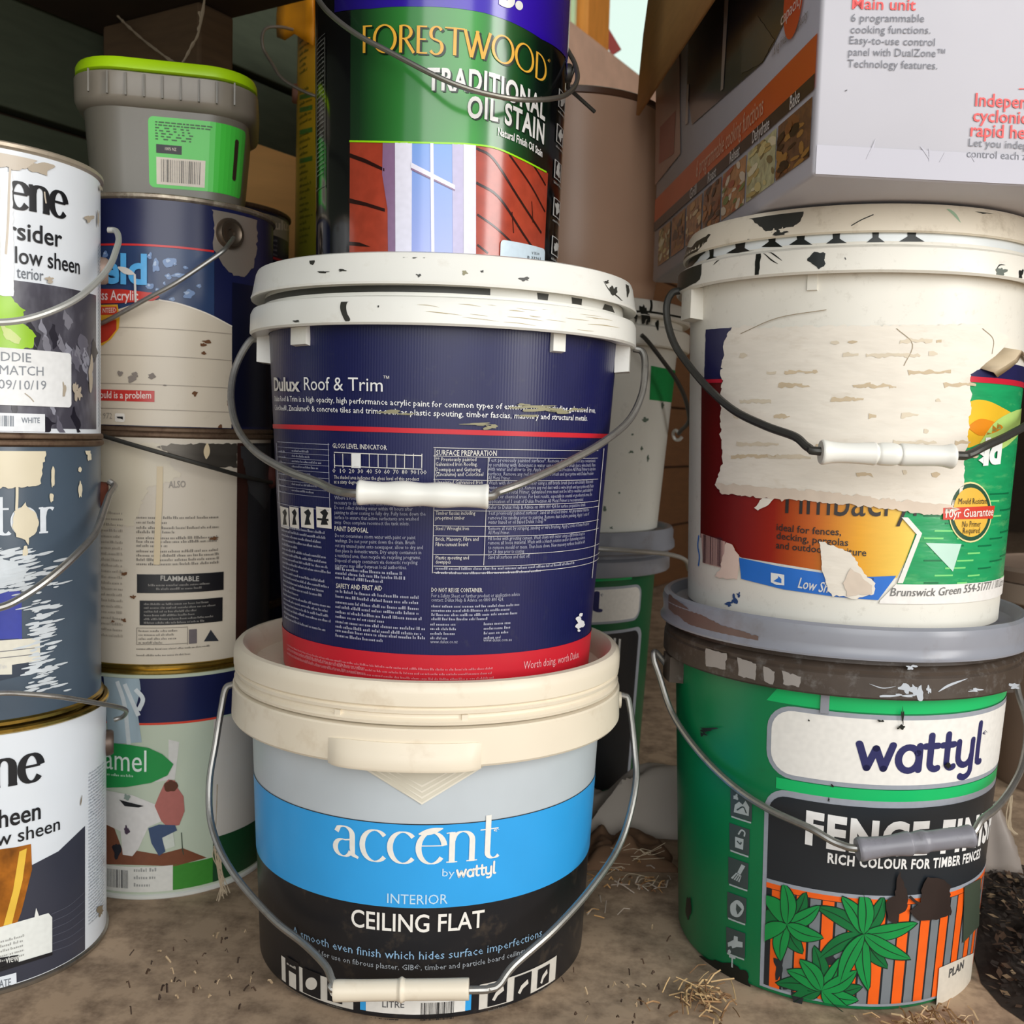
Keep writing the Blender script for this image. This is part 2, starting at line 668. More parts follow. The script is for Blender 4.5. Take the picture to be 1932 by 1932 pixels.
    def build(self, labels=None):
        res = {}
        sf = self.sf
        todo = []
        for g, items in self.data.items():
            items = [it for it in items if it[1]]
            bb = []
            for vs, fs, mat, lay in items:
                pp = [sf.pos(v[0], v[1], 0) for v in vs]
                bb.append(([min(p[k] for p in pp) for k in range(3)], [max(p[k] for p in pp) for k in range(3)]))
            par = list(range(len(items)))

            def root(i):
                while par[i] != i:
                    par[i] = par[par[i]]
                    i = par[i]
                return i
            for i in range(len(items)):
                for j in range(i):
                    if root(i) != root(j):
                        gap = math.sqrt(sum(max(0, bb[i][0][k] - bb[j][1][k], bb[j][0][k] - bb[i][1][k]) ** 2 for k in range(3)))
                        if gap < 0.015:
                            par[root(i)] = root(j)
            cl = {}
            for i, it in enumerate(items):
                cl.setdefault(root(i), []).append(it)
            todo += [(g, c) for c in cl.values()]
        for g, items in todo:
            mats, V, Fc, MI = [], [], [], []
            for vs, fs, mat, lay in items:
                if mat not in mats:
                    mats.append(mat)
                mi = mats.index(mat)
                if sf.step:
                    ss = [v[0] for v in vs]
                    ext = max((max(vs[i][0] for i in f) - min(vs[i][0] for i in f)) for f in fs) if fs else 0
                    if ext > sf.step * 1.3:
                        bm = bmesh.new()
                        bv = [bm.verts.new((v[0], v[1], 0)) for v in vs]
                        for f in fs:
                            try:
                                bm.faces.new([bv[i] for i in f])
                            except ValueError:
                                pass
                        k = math.floor(min(ss) / sf.step) + 1
                        while k * sf.step < max(ss):
                            bmesh.ops.bisect_plane(bm, geom=bm.verts[:] + bm.edges[:] + bm.faces[:], plane_co=(k * sf.step, 0, 0), plane_no=(1, 0, 0), dist=1e-7)
                            k += 1
                        bm.verts.index_update()
                        vs = [(v.co.x, v.co.y) for v in bm.verts]
                        fs = [tuple(v.index for v in f.verts) for f in bm.faces]
                        bm.free()
                b = len(V)
                V += [sf.pos(v[0], min(self.zc[1], max(self.zc[0], v[1])), lay * self.LIFT) for v in vs]
                for f in fs:
                    # wind so the face looks outwards
                    a2 = sum(vs[f[i]][0] * vs[f[(i + 1) % len(f)]][1] - vs[f[(i + 1) % len(f)]][0] * vs[f[i]][1] for i in range(len(f)))
                    Fc.append(tuple(b + i for i in (f if a2 > 0 else f[::-1])))
                    MI.append(mi)
            me = bpy.data.meshes.new(g)
            me.from_pydata(V, [], Fc)
            me.polygons.foreach_set('material_index', MI)
            me.update()
            o = link(g, me, mats, self.parent, (labels or {}).get(g), smooth=0)
            if isinstance(sf, Cone):
                me.polygons.foreach_set('use_smooth', [True] * len(me.polygons))
                nr = []
                for v in V:
                    q = Vector((v.x, v.y, -sf.k * math.hypot(v.x, v.y)))
                    nr.append(q.normalized())
                me.normals_split_custom_set_from_vertices(nr)
            res.setdefault(g, o)
        return res


# ================================================================== the room
WD, WN = Vector((0.506, 0.862, 0)).normalized(), Vector((0.862, -0.506, 0)).normalized()
WROT = Matrix((WD, -WN, Vector((0, 0, 1)))).transposed().to_4x4()   # local x along the wall, local y into the wall
WOFF = -0.95


def wallp(w, n, z):
    return WD * w + WN * n + Vector((0, 0, z))


m_conc = M('dusty_concrete', 'b59b80', 0.9, 0, 0.3, 7, 0.3, dirt=0.85, dirtcol='4c3828', dscale=34)
m_green = M('green_painted_board', '4b5240', 0.75, 0, 0.25, 20, 0.1, stretch=(1, 1, 5))
m_dark = M('dark_old_timber', '3c2e20', 0.85, 0, 0.35, 22, 0.2, stretch=(1, 1, 6))
m_tan = M('raw_pine', 'e0913c', 0.7, 0, 0.2, 18, 0.1, stretch=(4, 4, 1))
m_pink = M('weathered_sill_pine', 'd9b096', 0.75, 0, 0.2, 25, 0.1)
m_brown = M('brown_board', '6a4526', 0.8, 0, 0.25, 18, 0.1, stretch=(1, 1, 5))

bm = bmesh.new()
box(bm, (-2.6, -2.2, -0.06), (3.4, 4.6, 0.0))
struct(obj('floor', bm, m_conc, smooth=0))
bm = bmesh.new()
cv = [(-1.80, -1.2), (2.4, -1.2), (2.4, 4.4), (1.48, 4.4)]
ca, cb = [bm.verts.new((*p, 2.4)) for p in cv], [bm.verts.new((*p, 2.45)) for p in cv]
bm.faces.new(ca)
bm.faces.new(cb[::-1])
for k in range(4):
    bm.faces.new((ca[k], ca[(k + 1) % 4], cb[(k + 1) % 4], cb[k]))
struct(obj('ceiling', bm, m_dark, smooth=0))
bm = bmesh.new()
box(bm, (2.4, -1.2, 0), (2.46, 4.6, 2.4))
struct(obj('wall_right', bm, m_dark, smooth=0))
bm = bmesh.new()
box(bm, (1.48, 4.4, 0), (2.4, 4.46, 2.4))
struct(obj('wall_back', bm, m_dark, smooth=0))

wl = bpy.data.objects.new('wall_left', None)
COL.objects.link(wl)
wl['kind'] = 'structure'
wl.matrix_world = Matrix.Translation(WN * WOFF) @ WROT
bm = bmesh.new()
box(bm, (-2.4, 0.022, 0), (1.72, 0.05, 2.4))
obj('backing', bm, m_dark, wl, smooth=0)
pk = None
for i in range(18):
    if pk is None:
        bm = bmesh.new()
        box(bm, (-2.4, 0.0, 0.003), (1.72, 0.02, 0.130), Matrix.Rotation(math.radians(-2.0), 4, 'X'), 0.002)
        pk = obj('plank', bm, m_green, wl, smooth=0)
        pk.location = (0, 0.0, 0)
    else:
        c = pk.copy()
        COL.objects.link(c)
        c.parent = wl
        c.location = (0, 0.0, 0.1335 * i)
bm = bmesh.new()
box(bm, (1.721, 0.032, 0), (4.5, 0.05, 1.029))
obj('backing', bm, m_dark, wl, smooth=0)
for i in range(7):
    bm = bmesh.new()
    box(bm, (1.725, 0.0, 0.147 * i + 0.002), (4.5, 0.03, 0.147 * (i + 1) - 0.002), None, 0.002)
    obj('board', bm, m_brown, wl, smooth=0)
bm = bmesh.new()
box(bm, (1.725, -0.012, 1.03), (4.5, 0.06, 1.145), None, 0.003)
obj('sill_beam', bm, m_pink, wl, smooth=0)
for a, b in ((1.857, 1.955), (2.62, 2.72), (3.2, 4.5)):
    bm = bmesh.new()
    box(bm, (a, 0.0, 1.146), (b, 0.06, 2.1), None, 0.003)
    obj('stud', bm, m_tan, wl, smooth=0)
bm = bmesh.new()
box(bm, (1.725, 0.0, 2.1), (4.5, 0.06, 2.4), None, 0.003)
obj('head_board', bm, m_brown, wl, smooth=0)

# window with a bar and a stay hanging in front of it
m_glass = bpy.data.materials.new('window_glass')
m_glass.use_nodes = True
gn = m_glass.node_tree
gn.nodes.remove(gn.nodes['Principled BSDF'])
tr, gl, mx = gn.nodes.new('ShaderNodeBsdfTransparent'), gn.nodes.new('ShaderNodeBsdfGlossy'), gn.nodes.new('ShaderNodeMixShader')
tr.inputs[0].default_value = (0.93, 1.0, 0.93, 1)
gl.inputs['Roughness'].default_value = 0.05
mx.inputs[0].default_value = 0.06
gn.links.new(tr.outputs[0], mx.inputs[1])
gn.links.new(gl.outputs[0], mx.inputs[2])
gn.links.new(mx.outputs[0], gn.nodes['Material Output'].inputs[0])
win = bpy.data.objects.new('window_1', None)
COL.objects.link(win)
win['kind'] = 'structure'
win.matrix_world = wl.matrix_world.copy()
m_sash = M('pale_green_sash', 'c9dcae', 0.6)
for a, b in ((1.73, 1.855), (1.958, 2.618), (2.722, 3.198)):
    bm = bmesh.new()
    box(bm, (a, 0.035, 1.147), (b, 0.039, 2.098))
    obj('pane', bm, m_glass, win, smooth=0)
for a, b in ((1.958, 1.966), (2.25, 2.285), (2.60, 2.618), (1.845, 1.855)):
    bm = bmesh.new()
    box(bm, (a, 0.024, 1.147), (b, 0.034, 2.098), None, 0.002)
    obj('sash_bar', bm, m_sash, win, smooth=0)

st = thing('window_stay', 'dark metal rod with a red tag hanging before the bright window pane', 'window stay', wallp(2.05, WOFF + 0.03, 1.3))
p0, p1, p2, p3 = at(1136, -60, 2.22), at(1137, 2, 2.22), at(1139, 58, 2.22), at(1163, 98, 2.22)
lo = Vector(st.location)
obj('rod', tube([p - lo for p in (p0, p1, p2)], 0.0045, 8), M('dark_iron', '3a3630', 0.6, 0.6), st)
bm = bmesh.new()
d = (p3 - p2).normalized()
up_ = d.cross(Vector((0, 1, 0))).normalized()
q = Matrix((d, up_, d.cross(up_))).transposed().to_4x4()
q.translation = (p2 + p3) / 2 - lo
box(bm, (-0.027, -0.011, -0.003), (0.027, 0.011, 0.003), q, 0.001)
obj('tag', bm, M('red_tag', 'a0342c', 0.5), st, smooth=0)

# the shelf overhead on the left with its bearer
bm = bmesh.new()
box(bm, (-0.9, -0.585, 0.774), (0.765, -0.002, 0.80), None, 0.002)
o = obj('shelf_board', bm, m_dark, smooth=0)
o.matrix_world = wl.matrix_world.copy()
tag(o, 'dark timber shelf board running overhead along the green wall', 'shelf')
bm = bmesh.new()
box(bm, (0.717, -0.165, 0.690), (0.762, -0.024, 0.7735), None, 0.003)
o = obj('shelf_bearer', bm, M('bearer_timber', '5a4630', 0.85, 0, 0.35, 22, 0.2, stretch=(1, 1, 6)), smooth=0)
o.matrix_world = wl.matrix_world.copy()
tag(o, 'dark timber bearer under the shelf board behind the lime lid', 'beam')

# ================================================================== shared builders
m_zinc = M('galvanised_wire', 'a9a7a2', 0.38, 0.85, 0.15, 200, dirt=0.3, dirtcol='5a4c40', dscale=120)
m_wired = M('dark_wire', '4b4a46', 0.45, 0.6, 0.2, 200)
m_steel = M('tin_plate', 'a39c92', 0.3, 0.9, 0.2, 50, dirt=0.5, dirtcol='4a3a2c', dscale=70)
m_gold = M('gold_lacquered_rim', 'b89a4a', 0.25, 0.95, 0.2, 60, dirt=0.4, dirtcol='3c2a14', dscale=90)
m_rustrim = M('rusty_tin_rim', '7a6450', 0.6, 0.6, 0.4, 60, 0.15, dirt=0.9, dirtcol='35190e', dscale=60)
m_white = M('white_plastic', 'e9e8e0', 0.32, 0, 0.05, 30, dirt=0.12, dirtcol='a08a68', dscale=60)
m_cream = M('yellowed_white_plastic', 'ebdfc9', 0.4, 0, 0.06, 20, dirt=0.22, dirtcol='b3946a', dscale=30)
m_paintdk = M('dried_dark_grey_paint', '34342f', 0.4, 0, 0.2, 80, 0.1)
m_paintbk = M('dried_black_green_paint', '161a16', 0.35, 0, 0.25, 80, 0.1)
m_paintcr = M('dried_cream_paint', 'dcd2bd', 0.45, 0, 0.1, 60, 0.15)
m_smear = M('khaki_paint_smear', '8f8a6c', 0.5, 0, 0.2, 80, 0.1)
m_rust = M('rust', '5c2a18', 0.85, 0.1, 0.4, 90, 0.3)


def wire(name, path, rad, parent, mat, k=6):
    lo = Vector(parent.location)
    return obj(name, tube(spline([Vector(q[1:]) if q[0] == 'L' else at(*q) - lo for q in path], k), rad, 10), mat, parent)


def grip(parent, a, b, prof, mat, label=None):
    """grip turned about the line from a to b; prof = (t, radius)"""
    lo = Vector(parent.location)
    A, B = at(*a) - lo, at(*b) - lo
    P = spline([Vector((t, r, 0)) for t, r in prof], 5)
    return obj('grip', tube([A + (B - A) * p.x for p in P], [max(0.001, p.y) for p in P], 24), mat, parent, label)


def can(name, label, loc, r, h, mats, group=None, cat='paint can', lid=True, seg=112):
    """steel paint can: body, seamed rims, sunk lid"""
    body, rim_b, rim_t = mats
    o = thing(name, label, cat, loc, group)
    bi = 0.0016
    obj('body', lathe([(r - bi, 0.003), (r - bi, h - 0.003)], seg), body, o)
    obj('bottom_rim', lathe([(0, 0.003), (r - 0.004, 0.003), (r - 0.003, 0.0), (r - 0.0008, 0.0), (r, 0.0008), (r, 0.0028), (r - 0.0008, 0.0036), (r - bi, 0.004)], seg), rim_b, o)
    t = h
    obj('top_rim', lathe([(r - bi, t - 0.0044), (r - 0.0006, t - 0.004), (r + 0.0004, t - 0.003), (r + 0.0004, t - 0.001), (r - 0.0006, t), (r - 0.0028, t), (r - 0.0036, t - 0.0015), (r - 0.0036, t - 0.006)], seg), rim_t, o)
    if lid:
        obj('lid', lathe([(r - 0.0036, t - 0.005), (r - 0.012, t - 0.004), (r - 0.014, t - 0.0005), (r - 0.019, t - 0.0005), (r - 0.021, t - 0.007), (0, t - 0.007)], seg), rim_t, o)
    return o


def lug(parent, r, z, th, mat, rad=0.0085):
    """round pressed ear for the bail"""
    bm = lathe([(0, 0.0014), (rad * 0.25, 0.0014), (rad * 0.32, 0.003), (rad * 0.62, 0.0034), (rad * 0.78, 0.0046), (rad * 0.95, 0.0046), (rad * 1.08, 0.003), (rad * 1.12, 0.0), (rad * 1.12, -0.002)], 28)
    a = math.radians(th)
    n = Vector((math.sin(a), -math.cos(a), 0))
    q = Matrix.Translation(n * (r - 0.0012) + Vector((0, 0, z))) @ n.to_track_quat('Z', 'Y').to_matrix().to_4x4()
    bmesh.ops.transform(bm, matrix=q, verts=bm.verts)
    return obj('lug', bm, mat, parent)


def patch(name, parent, R, th0, th1, z0, z1, t, mat, bev=0.0015):
    """block that follows the wall of a bucket, standing off by t"""
    bm = bmesh.new()
    n = 10
    rows = []
    for i in range(n + 1):
        a = math.radians(th0 + (th1 - th0) * i / n)
        rows.append([bm.verts.new((rr * math.sin(a), -rr * math.cos(a), z)) for rr, z in ((R, z0), (R + t, z0 + bev), (R + t, z1 - bev), (R, z1))])
    for A, B in zip(rows, rows[1:]):
        for k in range(4):
            bm.faces.new((A[k], B[k], B[(k + 1) % 4], A[(k + 1) % 4]))
    bm.faces.new(rows[0])
    bm.faces.new(rows[-1][::-1])
    return obj(name, bm, mat, parent)


def uni(*a):
    return [tuple(x) for x in a]


WHITE, BLACK = ink('f2f0ea'), ink('15161a')

# ================================================================== middle stack: pale bucket, navy bucket, black pail
# ---- lowest: bucket with a sky blue band
AX = (-0.057, 0.735, 0.0)
b1 = thing('plastic_bucket', 'bucket with cream lid and sky blue band on black, under the navy bucket', 'paint bucket', AX)
m_blkp = M('black_plastic', '1b1b1e', 0.38, 0, 0.15, 60, dirt=0.25, dirtcol='6a5a48', dscale=60)
s1 = Cone(AX, 0.1178, 0.0, 0.1248, 0.17)
obj('body', lathe([(0, 0.004), (0.108, 0.004), (0.112, 0.0), (0.1168, 0.0), (s1.r(0.0012), 0.0012), (s1.r(0.19), 0.19)]), m_blkp, b1)
obj('rim_skirt', lathe([(s1.r(0.168) + 0.001, 0.1705), (0.1378, 0.169), (0.1388, 0.1705), (0.1382, 0.1915), (0.1374, 0.1925), (0.131, 0.1935), (0.131, 0.196)]), m_cream, b1)
obj('lid', lathe([(0.133, 0.1940), (0.1365, 0.1945), (0.1372, 0.1965), (0.1345, 0.1985), (0.1342, 0.2005), (0.1368, 0.2015), (0.1372, 0.2035), (0.1358, 0.2045), (0.1362, 0.2052), (0.1376, 0.2062), (0.1378, 0.2135), (0.1372, 0.2175), (0.1350, 0.2200), (0.1315, 0.2205), (0.1285, 0.2180), (0.1262, 0.2120), (0.1250, 0.2048), (0.118, 0.2040), (0, 0.2040)]), m_cream, b1)
for th in (-20, 13):
    patch('lid_notch', b1, 0.1340, th, th + 1.6, 0.1945, 0.2010, 0.0022, m_cream, 0.0005)
# pull tab on the rim and the ribbed point beneath it
bm = bmesh.new()
rows = []
for i in range(25):
    u = i / 24 * 2 - 1
    a = math.radians(-1.5 + 19.5 * u)
    e = max(0.0, 1 - abs(u) ** 8)
    rows.append([bm.verts.new((rr * math.sin(a), -rr * math.cos(a), z)) for rr, z in (
        (0.1368, 0.1675), (0.1390 + 0.0055 * e, 0.1682), (0.1392 + 0.0065 * e, 0.1705), (0.1390 + 0.0035 * e, 0.1785), (0.1386 + 0.0012 * e, 0.1835 + 0.001 * e), (0.1368, 0.1840))])
for A, B in zip(rows, rows[1:]):
    for k in range(6):
        bm.faces.new((A[k], B[k], B[(k + 1) % 6], A[(k + 1) % 6]))
bm.faces.new(rows[0])
bm.faces.new(rows[-1][::-1])
obj('pull_tab', bm, m_cream, b1, smooth=50)

d = Dec(s1, b1)
d.g = 'label'
sky, gry = M('sky_blue_label', '35a6ec', 0.33, 0, 0.05, 40), M('pale_grey_label', 'c3cbd0', 0.33, 0, 0.05, 40)
zt, zb = d.zat(790, 1556), d.zat(788, 1713)
d.band(zb, zt, sky, 2)
d.srect(d.h((480, 1470))[0], zt, d.h((1121, 1465))[0], 0.171, gry, 1)
d.band(zt, zt + 0.0006, ink('2a2c30'), 3)
d.g = 'lettering'
lw = ink('f3efe6')
d.letters('accent', [(630, 1622), (785, 1628), (939, 1620)], 59, lw, 0.17, 0.035, 4, True, 0.0, pw=1.3)
d.line([(790, 1573), (812, 1568), (836, 1562)], 12, lw, 4, 4, True)
d.text('®', [(930, 1570), (941, 1569)], 8, lw, 0, 4)
lb = ink('c7e6f7')
d.text('by', [(834, 1652), (857, 1653)], 14, lb, 0, 4)
d.letters('wattyl', [(860, 1653), (896, 1652), (934, 1648)], 15, lw, 0.26, 0.26, 4, True, 0.0, '_', True)
d.text('INTERIOR', [(731, 1703), (788, 1705), (844, 1702)], 18, lb, 0, 4, True)
d.text('CEILING FLAT', [(664, 1751), (788, 1757), (912, 1750)], 32, lw, 0.012, 4, True)
d.text('A smooth even finish which hides surface imperfections', [(555, 1788), (788, 1809), (1019, 1783)], 15, ink('8fb6d6'), 0, 4, True, 1)
d.text('Ideal for use on fibrous plaster, GIB®, timber and particle board ceilings', [(585, 1812), (788, 1829), (988, 1809)], 10, ink('a8b0b8'), 0, 4, True, 1)
d.g = 'label'
zp = d.zat(600, 1838)
pan = ink('d9d3c8')
for x0, x1 in ((533, 667), (905, 1046)):
    d.srect(d.h((x0, 1850))[0], 0.003, d.h((x1, 1850))[0], zp, pan, 2)
sA, sB = d.h((680, 1880))[0], d.h((889, 1880))[0]
zc = d.zat(785, 1872)
d.srect(sA, 0.004, sB, zc, sky, 2)
d.srect(sA + 0.004, 0.004, sB - 0.004, zc, ink('e9e6df'), 3)
d.g = 'lettering'
d.text('WHITE', [(700, 1929), (752, 1933)], 11, BLACK, 0.01, 4)
d.text('LITRE', [(722, 1899), (763, 1900)], 12, ink('5a5a5c'), 0.005, 4)
d.bars(794, 1890, 857, 1940, BLACK, 24, 4)
d.g = 'icons'
for x0, y0, x1, y1, kd in ((541, 1810, 566, 1862, 0), (573, 1831, 606, 1878, 1), (619, 1850, 647, 1890, 1), (920, 1852, 955, 1894, 2), (969, 1838, 1000, 1882, 2), (1013, 1824, 1034, 1858, 3)):
    d.zrect(x0, y0, x1, y1, BLACK, 4)
    cx, cy, w = (x0 + x1) / 2, (y0 + y1) / 2, (x1 - x0)
    if kd == 0:
        d.zrect(x0 + 7, y0 + 24, x1 - 5, y1, pan, 5)
        d.greek(x0 + 3, x1 - 3, y0 + 14, 6, pan, 5)
    elif kd == 1:
        d.poly([(cx + w * 0.33 * math.cos(a / 8 * math.pi), cy + w * 0.36 * math.sin(a / 8 * math.pi)) for a in range(16)], pan, 5)
    else:
        d.poly([(cx - w * 0.3, cy + 12), (cx - w * 0.1, cy - 2), (cx + w * 0.3, cy - 14), (cx + w * 0.34, cy - 6), (cx, cy + 4), (cx - w * 0.16, cy + 14)], pan, 5)
    d.greek(x0, x1, y1 + 9, 4, ink('6a645c'), 4)
d.g = 'moulded_point'
tri = M('aged_plastic_point', 'd8d2c0', 0.4, 0, 0.1, 40)
tri2 = M('aged_plastic_rib', 'e8e2d2', 0.4, 0, 0.1, 40)
d.poly([(684, 1448), (915, 1443), (796, 1517)], tri, 4)
for k in range(4):
    f = 1 - k * 0.16
    d.poly([(800 - 108 * f, 1452 + k), (800 - 104 * f, 1450 + k), (796, 1517 - 68 * (1 - f) * 1.0), (796, 1513 - 68 * (1 - f) * 1.0)], tri2, 5)
    d.poly([(800 + 108 * f, 1448 + k), (800 + 104 * f, 1447 + k), (796, 1513 - 68 * (1 - f)), (796, 1517 - 68 * (1 - f))], tri2, 5)
d.build()
Y0, Y1 = 0.735, 0.590
hb = obj('bail_ear', tube([Vector((-0.137, 0, 0.182)), Vector((-0.1405, 0, 0.182))], 0.006, 16), m_cream, b1)
hb = obj('bail_ear', tube([Vector((0.137, 0, 0.178)), Vector((0.1405, 0, 0.178))], 0.006, 16), m_cream, b1)
L_ = [(440, 1291, .735), (426, 1299, .734), (418, 1335, .732), (407, 1402, .727), (395, 1480, .715), (400, 1560, .70), (436, 1641, .674), (512, 1731, .64), (574, 1781, .615), (614, 1822, .60), (628, 1852, .592), (648, 1869, .590)]
R_ = [(884, 1868, .590), (925, 1865, .592), (943, 1856, .594), (970, 1821, .60), (1046, 1753, .622), (1118, 1672, .655), (1172, 1587, .69), (1199, 1483, .715), (1197, 1411, .728), (1187, 1325, .734), (1178, 1313, .735), (1166, 1312, .735)]
wire('bail', L_ + R_, 0.0024, b1, m_zinc)
grip(b1, (630, 1869, .590), (885, 1866, .590), [(0, 0.0058), (0.02, 0.0064), (0.2, 0.0062), (0.44, 0.0062), (0.475, 0.0064), (0.5, 0.0074), (0.525, 0.0064), (0.56, 0.0062), (0.8, 0.0062), (0.98, 0.0064), (1, 0.0058)], m_cream)

# ---- middle: navy bucket
DX = (-0.051, 0.735, 0.2048)
b2 = thing('plastic_bucket', 'navy bucket with red stripe and white lid, in the middle stack under the black pail', 'paint bucket', DX)
s2 = Cone(DX, 0.1090, 0.0, 0.1218, 0.2272)
m_navy = M('navy_ribbed_label', '12164a', 0.36, 0, 0.12, 60, wave=(180, 0.045, 'X'), dirt=0.1, dirtcol='6a6a5a')
m_red = M('red_label_band', 'c8202f', 0.38, 0, 0.06, 50)
obj('body', lathe([(0, 0.003), (0.103, 0.003), (0.107, 0.0), (s2.r(0.002), 0.002), (s2.r(0.2275), 0.2275)]), m_navy, b2)
obj('rim_skirt', lathe([(s2.r(0.226) + 0.0005, 0.2275), (0.1335, 0.2262), (0.1348, 0.2275), (0.1344, 0.2395), (0.1330, 0.2425), (0.1262, 0.2440), (0.1258, 0.2460)]), m_white, b2)
s2n = Cone(DX, 0.1252, 0.2455, 0.1245, 0.2545)
obj('neck', lathe([(0.1252, 0.2450), (0.1245, 0.2545)]), m_white, b2)
s2l = Cone(DX, 0.1338, 0.2515, 0.1312, 0.2655)
obj('lid', lathe([(0.1250, 0.2525), (0.1318, 0.2500), (0.1340, 0.2498), (0.1343, 0.2512), (0.1336, 0.2525), (0.1312, 0.2655), (0.1300, 0.2682), (0.1275, 0.2692), (0.1235, 0.2685), (0.1215, 0.2655), (0.1205, 0.2632), (0.115, 0.2630), (0, 0.2630)]), m_white, b2)
for th0, th1 in ((-47, -39.5), (36, 40.5)):
    patch('clip', b2, s2.r(0.22), th0, th1, 0.2155, 0.2278, 0.0035, m_white, 0.0008)
for th in (-88, 82):
    patch('bail_ear', b2, s2.r(0.216), th - 4.5, th + 4.5, 0.2085, 0.2278, 0.010, m_white, 0.001)
# lid and rim paint marks
dn = Dec(s2n, b2)
dn.zc = (0.2452, 0.2500)
dn.g = 'dried_paint'
dn.band(0.2452, 0.2546, m_paintdk, 1, -120, dn.h((925, 540))[0] / s2n.R * 57.2958)
for x, w in ((1024, 11), (1088, 11), (1147, 8)):
    dn.poly([(x - w, 545), (x + w, 547), (x + w * 0.8, 575), (x + w * 1.6, 592), (x - w * 1.6, 590), (x - w * 0.8, 572)], m_paintdk, 1)
dl = Dec(s2l, b2)
dl.zc = (0.2527, 0.2652)
dl.g = 'paint_specks'
for x, y, rx, ry in ((589, 493, 4, 8), (610, 513, 9, 2), (645, 510, 6, 2), (766, 484, 5, 2), (785, 484, 6, 2.5), (803, 485, 3, 1.5), (744, 480, 8, 1.5), (877, 514, 5, 4), (790, 520, 5, 3), (990, 527, 8, 4), (1145, 532, 4, 3), (1157, 548, 7, 10), (1184, 545, 3, 12), (910, 512, 3, 2)):
    dl.blob(x, y, rx, ry, m_paintdk if x != 877 else m_smear, 1, 0.5)
dl.line([(1138, 530), (1150, 548), (1168, 562), (1182, 580)], 3, m_paintdk, 1, 4, True)
s2k = Cone(DX, 0.1348, 0.2278, 0.1344, 0.2395)
dk = Dec(s2k, b2)
dk.zc = (0.2279, 0.2394)
dk.g = 'paint_run'
dk.poly([(650, 545), (664, 548), (661, 562), (654, 575), (655, 590), (661, 603), (654, 608), (647, 597), (642, 580), (646, 560)], m_paintdk, 1, smooth=True)
for x, y, rx, ry in ((714, 578, 2, 2), (698, 554, 3, 3), (560, 606, 6, 2), (608, 609, 4, 1.5), (720, 609, 4, 1.5), (806, 613, 5, 1.5), (620, 566, 3, 1)):
    dk.blob(x, y, rx, ry, m_paintdk, 1, 0.4)
dk.g = 'brush_marks'
for i in range(26):
    x = random.uniform(780, 1130)
    y = 568 + (x - 780) * 0.105 + random.uniform(-14, 22)
    ln = random.uniform(20, 70)
    dk.line([(x, y), (x + ln * 0.5, y + ln * 0.05 + random.uniform(-1, 1)), (x + ln, y + ln * 0.12)], random.uniform(0.6, 1.6), M('thin_brown_wash', 'b5a680', 0.5), 1, 4, True)
for x in range(960, 1190, 26):
    dk.blob(x, 566 + (x - 940) * 0.13, 16, 3.2, m_smear if x % 52 else m_paintdk, 1, 0.5)
for q in (dn, dl, dk):
    q.build()

d = Dec(s2, b2)
d.g = 'label'
zr = d.zat(830, 814)
d.band(zr - 0.0015, zr + 0.0015, m_red, 2, -110, 110)
d.band(0.0008, d.zat(826, 1236), m_red, 2)
d.g = 'lettering'
gw, fw = ink('dcd9d2'), ink('a6a8b8')
d.text('Dulux', [(520, 737), (568, 738)], 25, gw, 0.028, 4)
d.text('Roof & Trim', [(576, 736), (650, 737), (723, 739)], 25, ink('eeeeec'), 0, 4)
d.text('™', [(724, 718), (735, 719)], 9, gw, 0, 4)
d.text('Dulux Roof & Trim is a high opacity, high performance acrylic paint for common types of exterior roofs including galvanised iron,', [(521, 757), (821, 768), (1121, 779)], 11, ink('eeeeec'), 0.004, 4)
d.text('ColorSteel®, Zincalume® & concrete tiles and trims such as plastic spouting, timber fascias, masonry and structural metals.', [(521, 774), (815, 785), (1106, 794)], 11, ink('eeeeec'), 0.004, 4)
# gloss box
d.text('GLOSS LEVEL INDICATOR', [(629, 845), (731, 849)], 9, gw, 0.008, 4)
x0, x1, y0, y1 = 632, 797, 856, 883
d.frame(x0, y0, x1, y1, 1.6, gw, 4)
for k in range(1, 10):
    xx = x0 + (x1 - x0) * k / 10
    d.zrect(xx - 0.7, y0, xx + 0.7, y1, gw, 4)
d.zrect(x0 + (x1 - x0) * 0.2, y0, x0 + (x1 - x0) * 0.3, y1, ink('eeeeec'), 4)
for k in range(11):
    xx = x0 + (x1 - x0) * k / 10
    s_ = str(k * 10)
    d.text(s_, [(xx - 2.6 * len(s_), 892 + k * 0.3), (xx + 2.6 * len(s_), 892 + k * 0.3)], 8, gw, 0, 4)
d.text('The shaded area indicates the gloss level of this product', [(632, 903), (791, 907)], 7, gw, 0, 4)
d.text('at a sixty degree viewing angle.', [(632, 912), (724, 914)], 7, gw, 0, 4)
yy = 942
for t_, xe in (('Where a roof is used to collect drinking water it is', 800), ('necessary to disconnect the tank inlets prior to painting.', 796), ('Do not collect drinking water within 48 hours after', 779), ('painting to allow coating to fully dry. Fully hose down the', 803), ('surface to ensure that active surfactants are washed', 790), ('away. Once complete reconnect the tank inlets.', 773)):
    d.text(t_, [(633, yy), (xe, yy + 3)], 7, fw, 0, 4)
    yy += 9.2
d.text('PAINT DISPOSAL', [(633, 1001), (696, 1005)], 9, gw, 0.008, 4)
yy = 1013
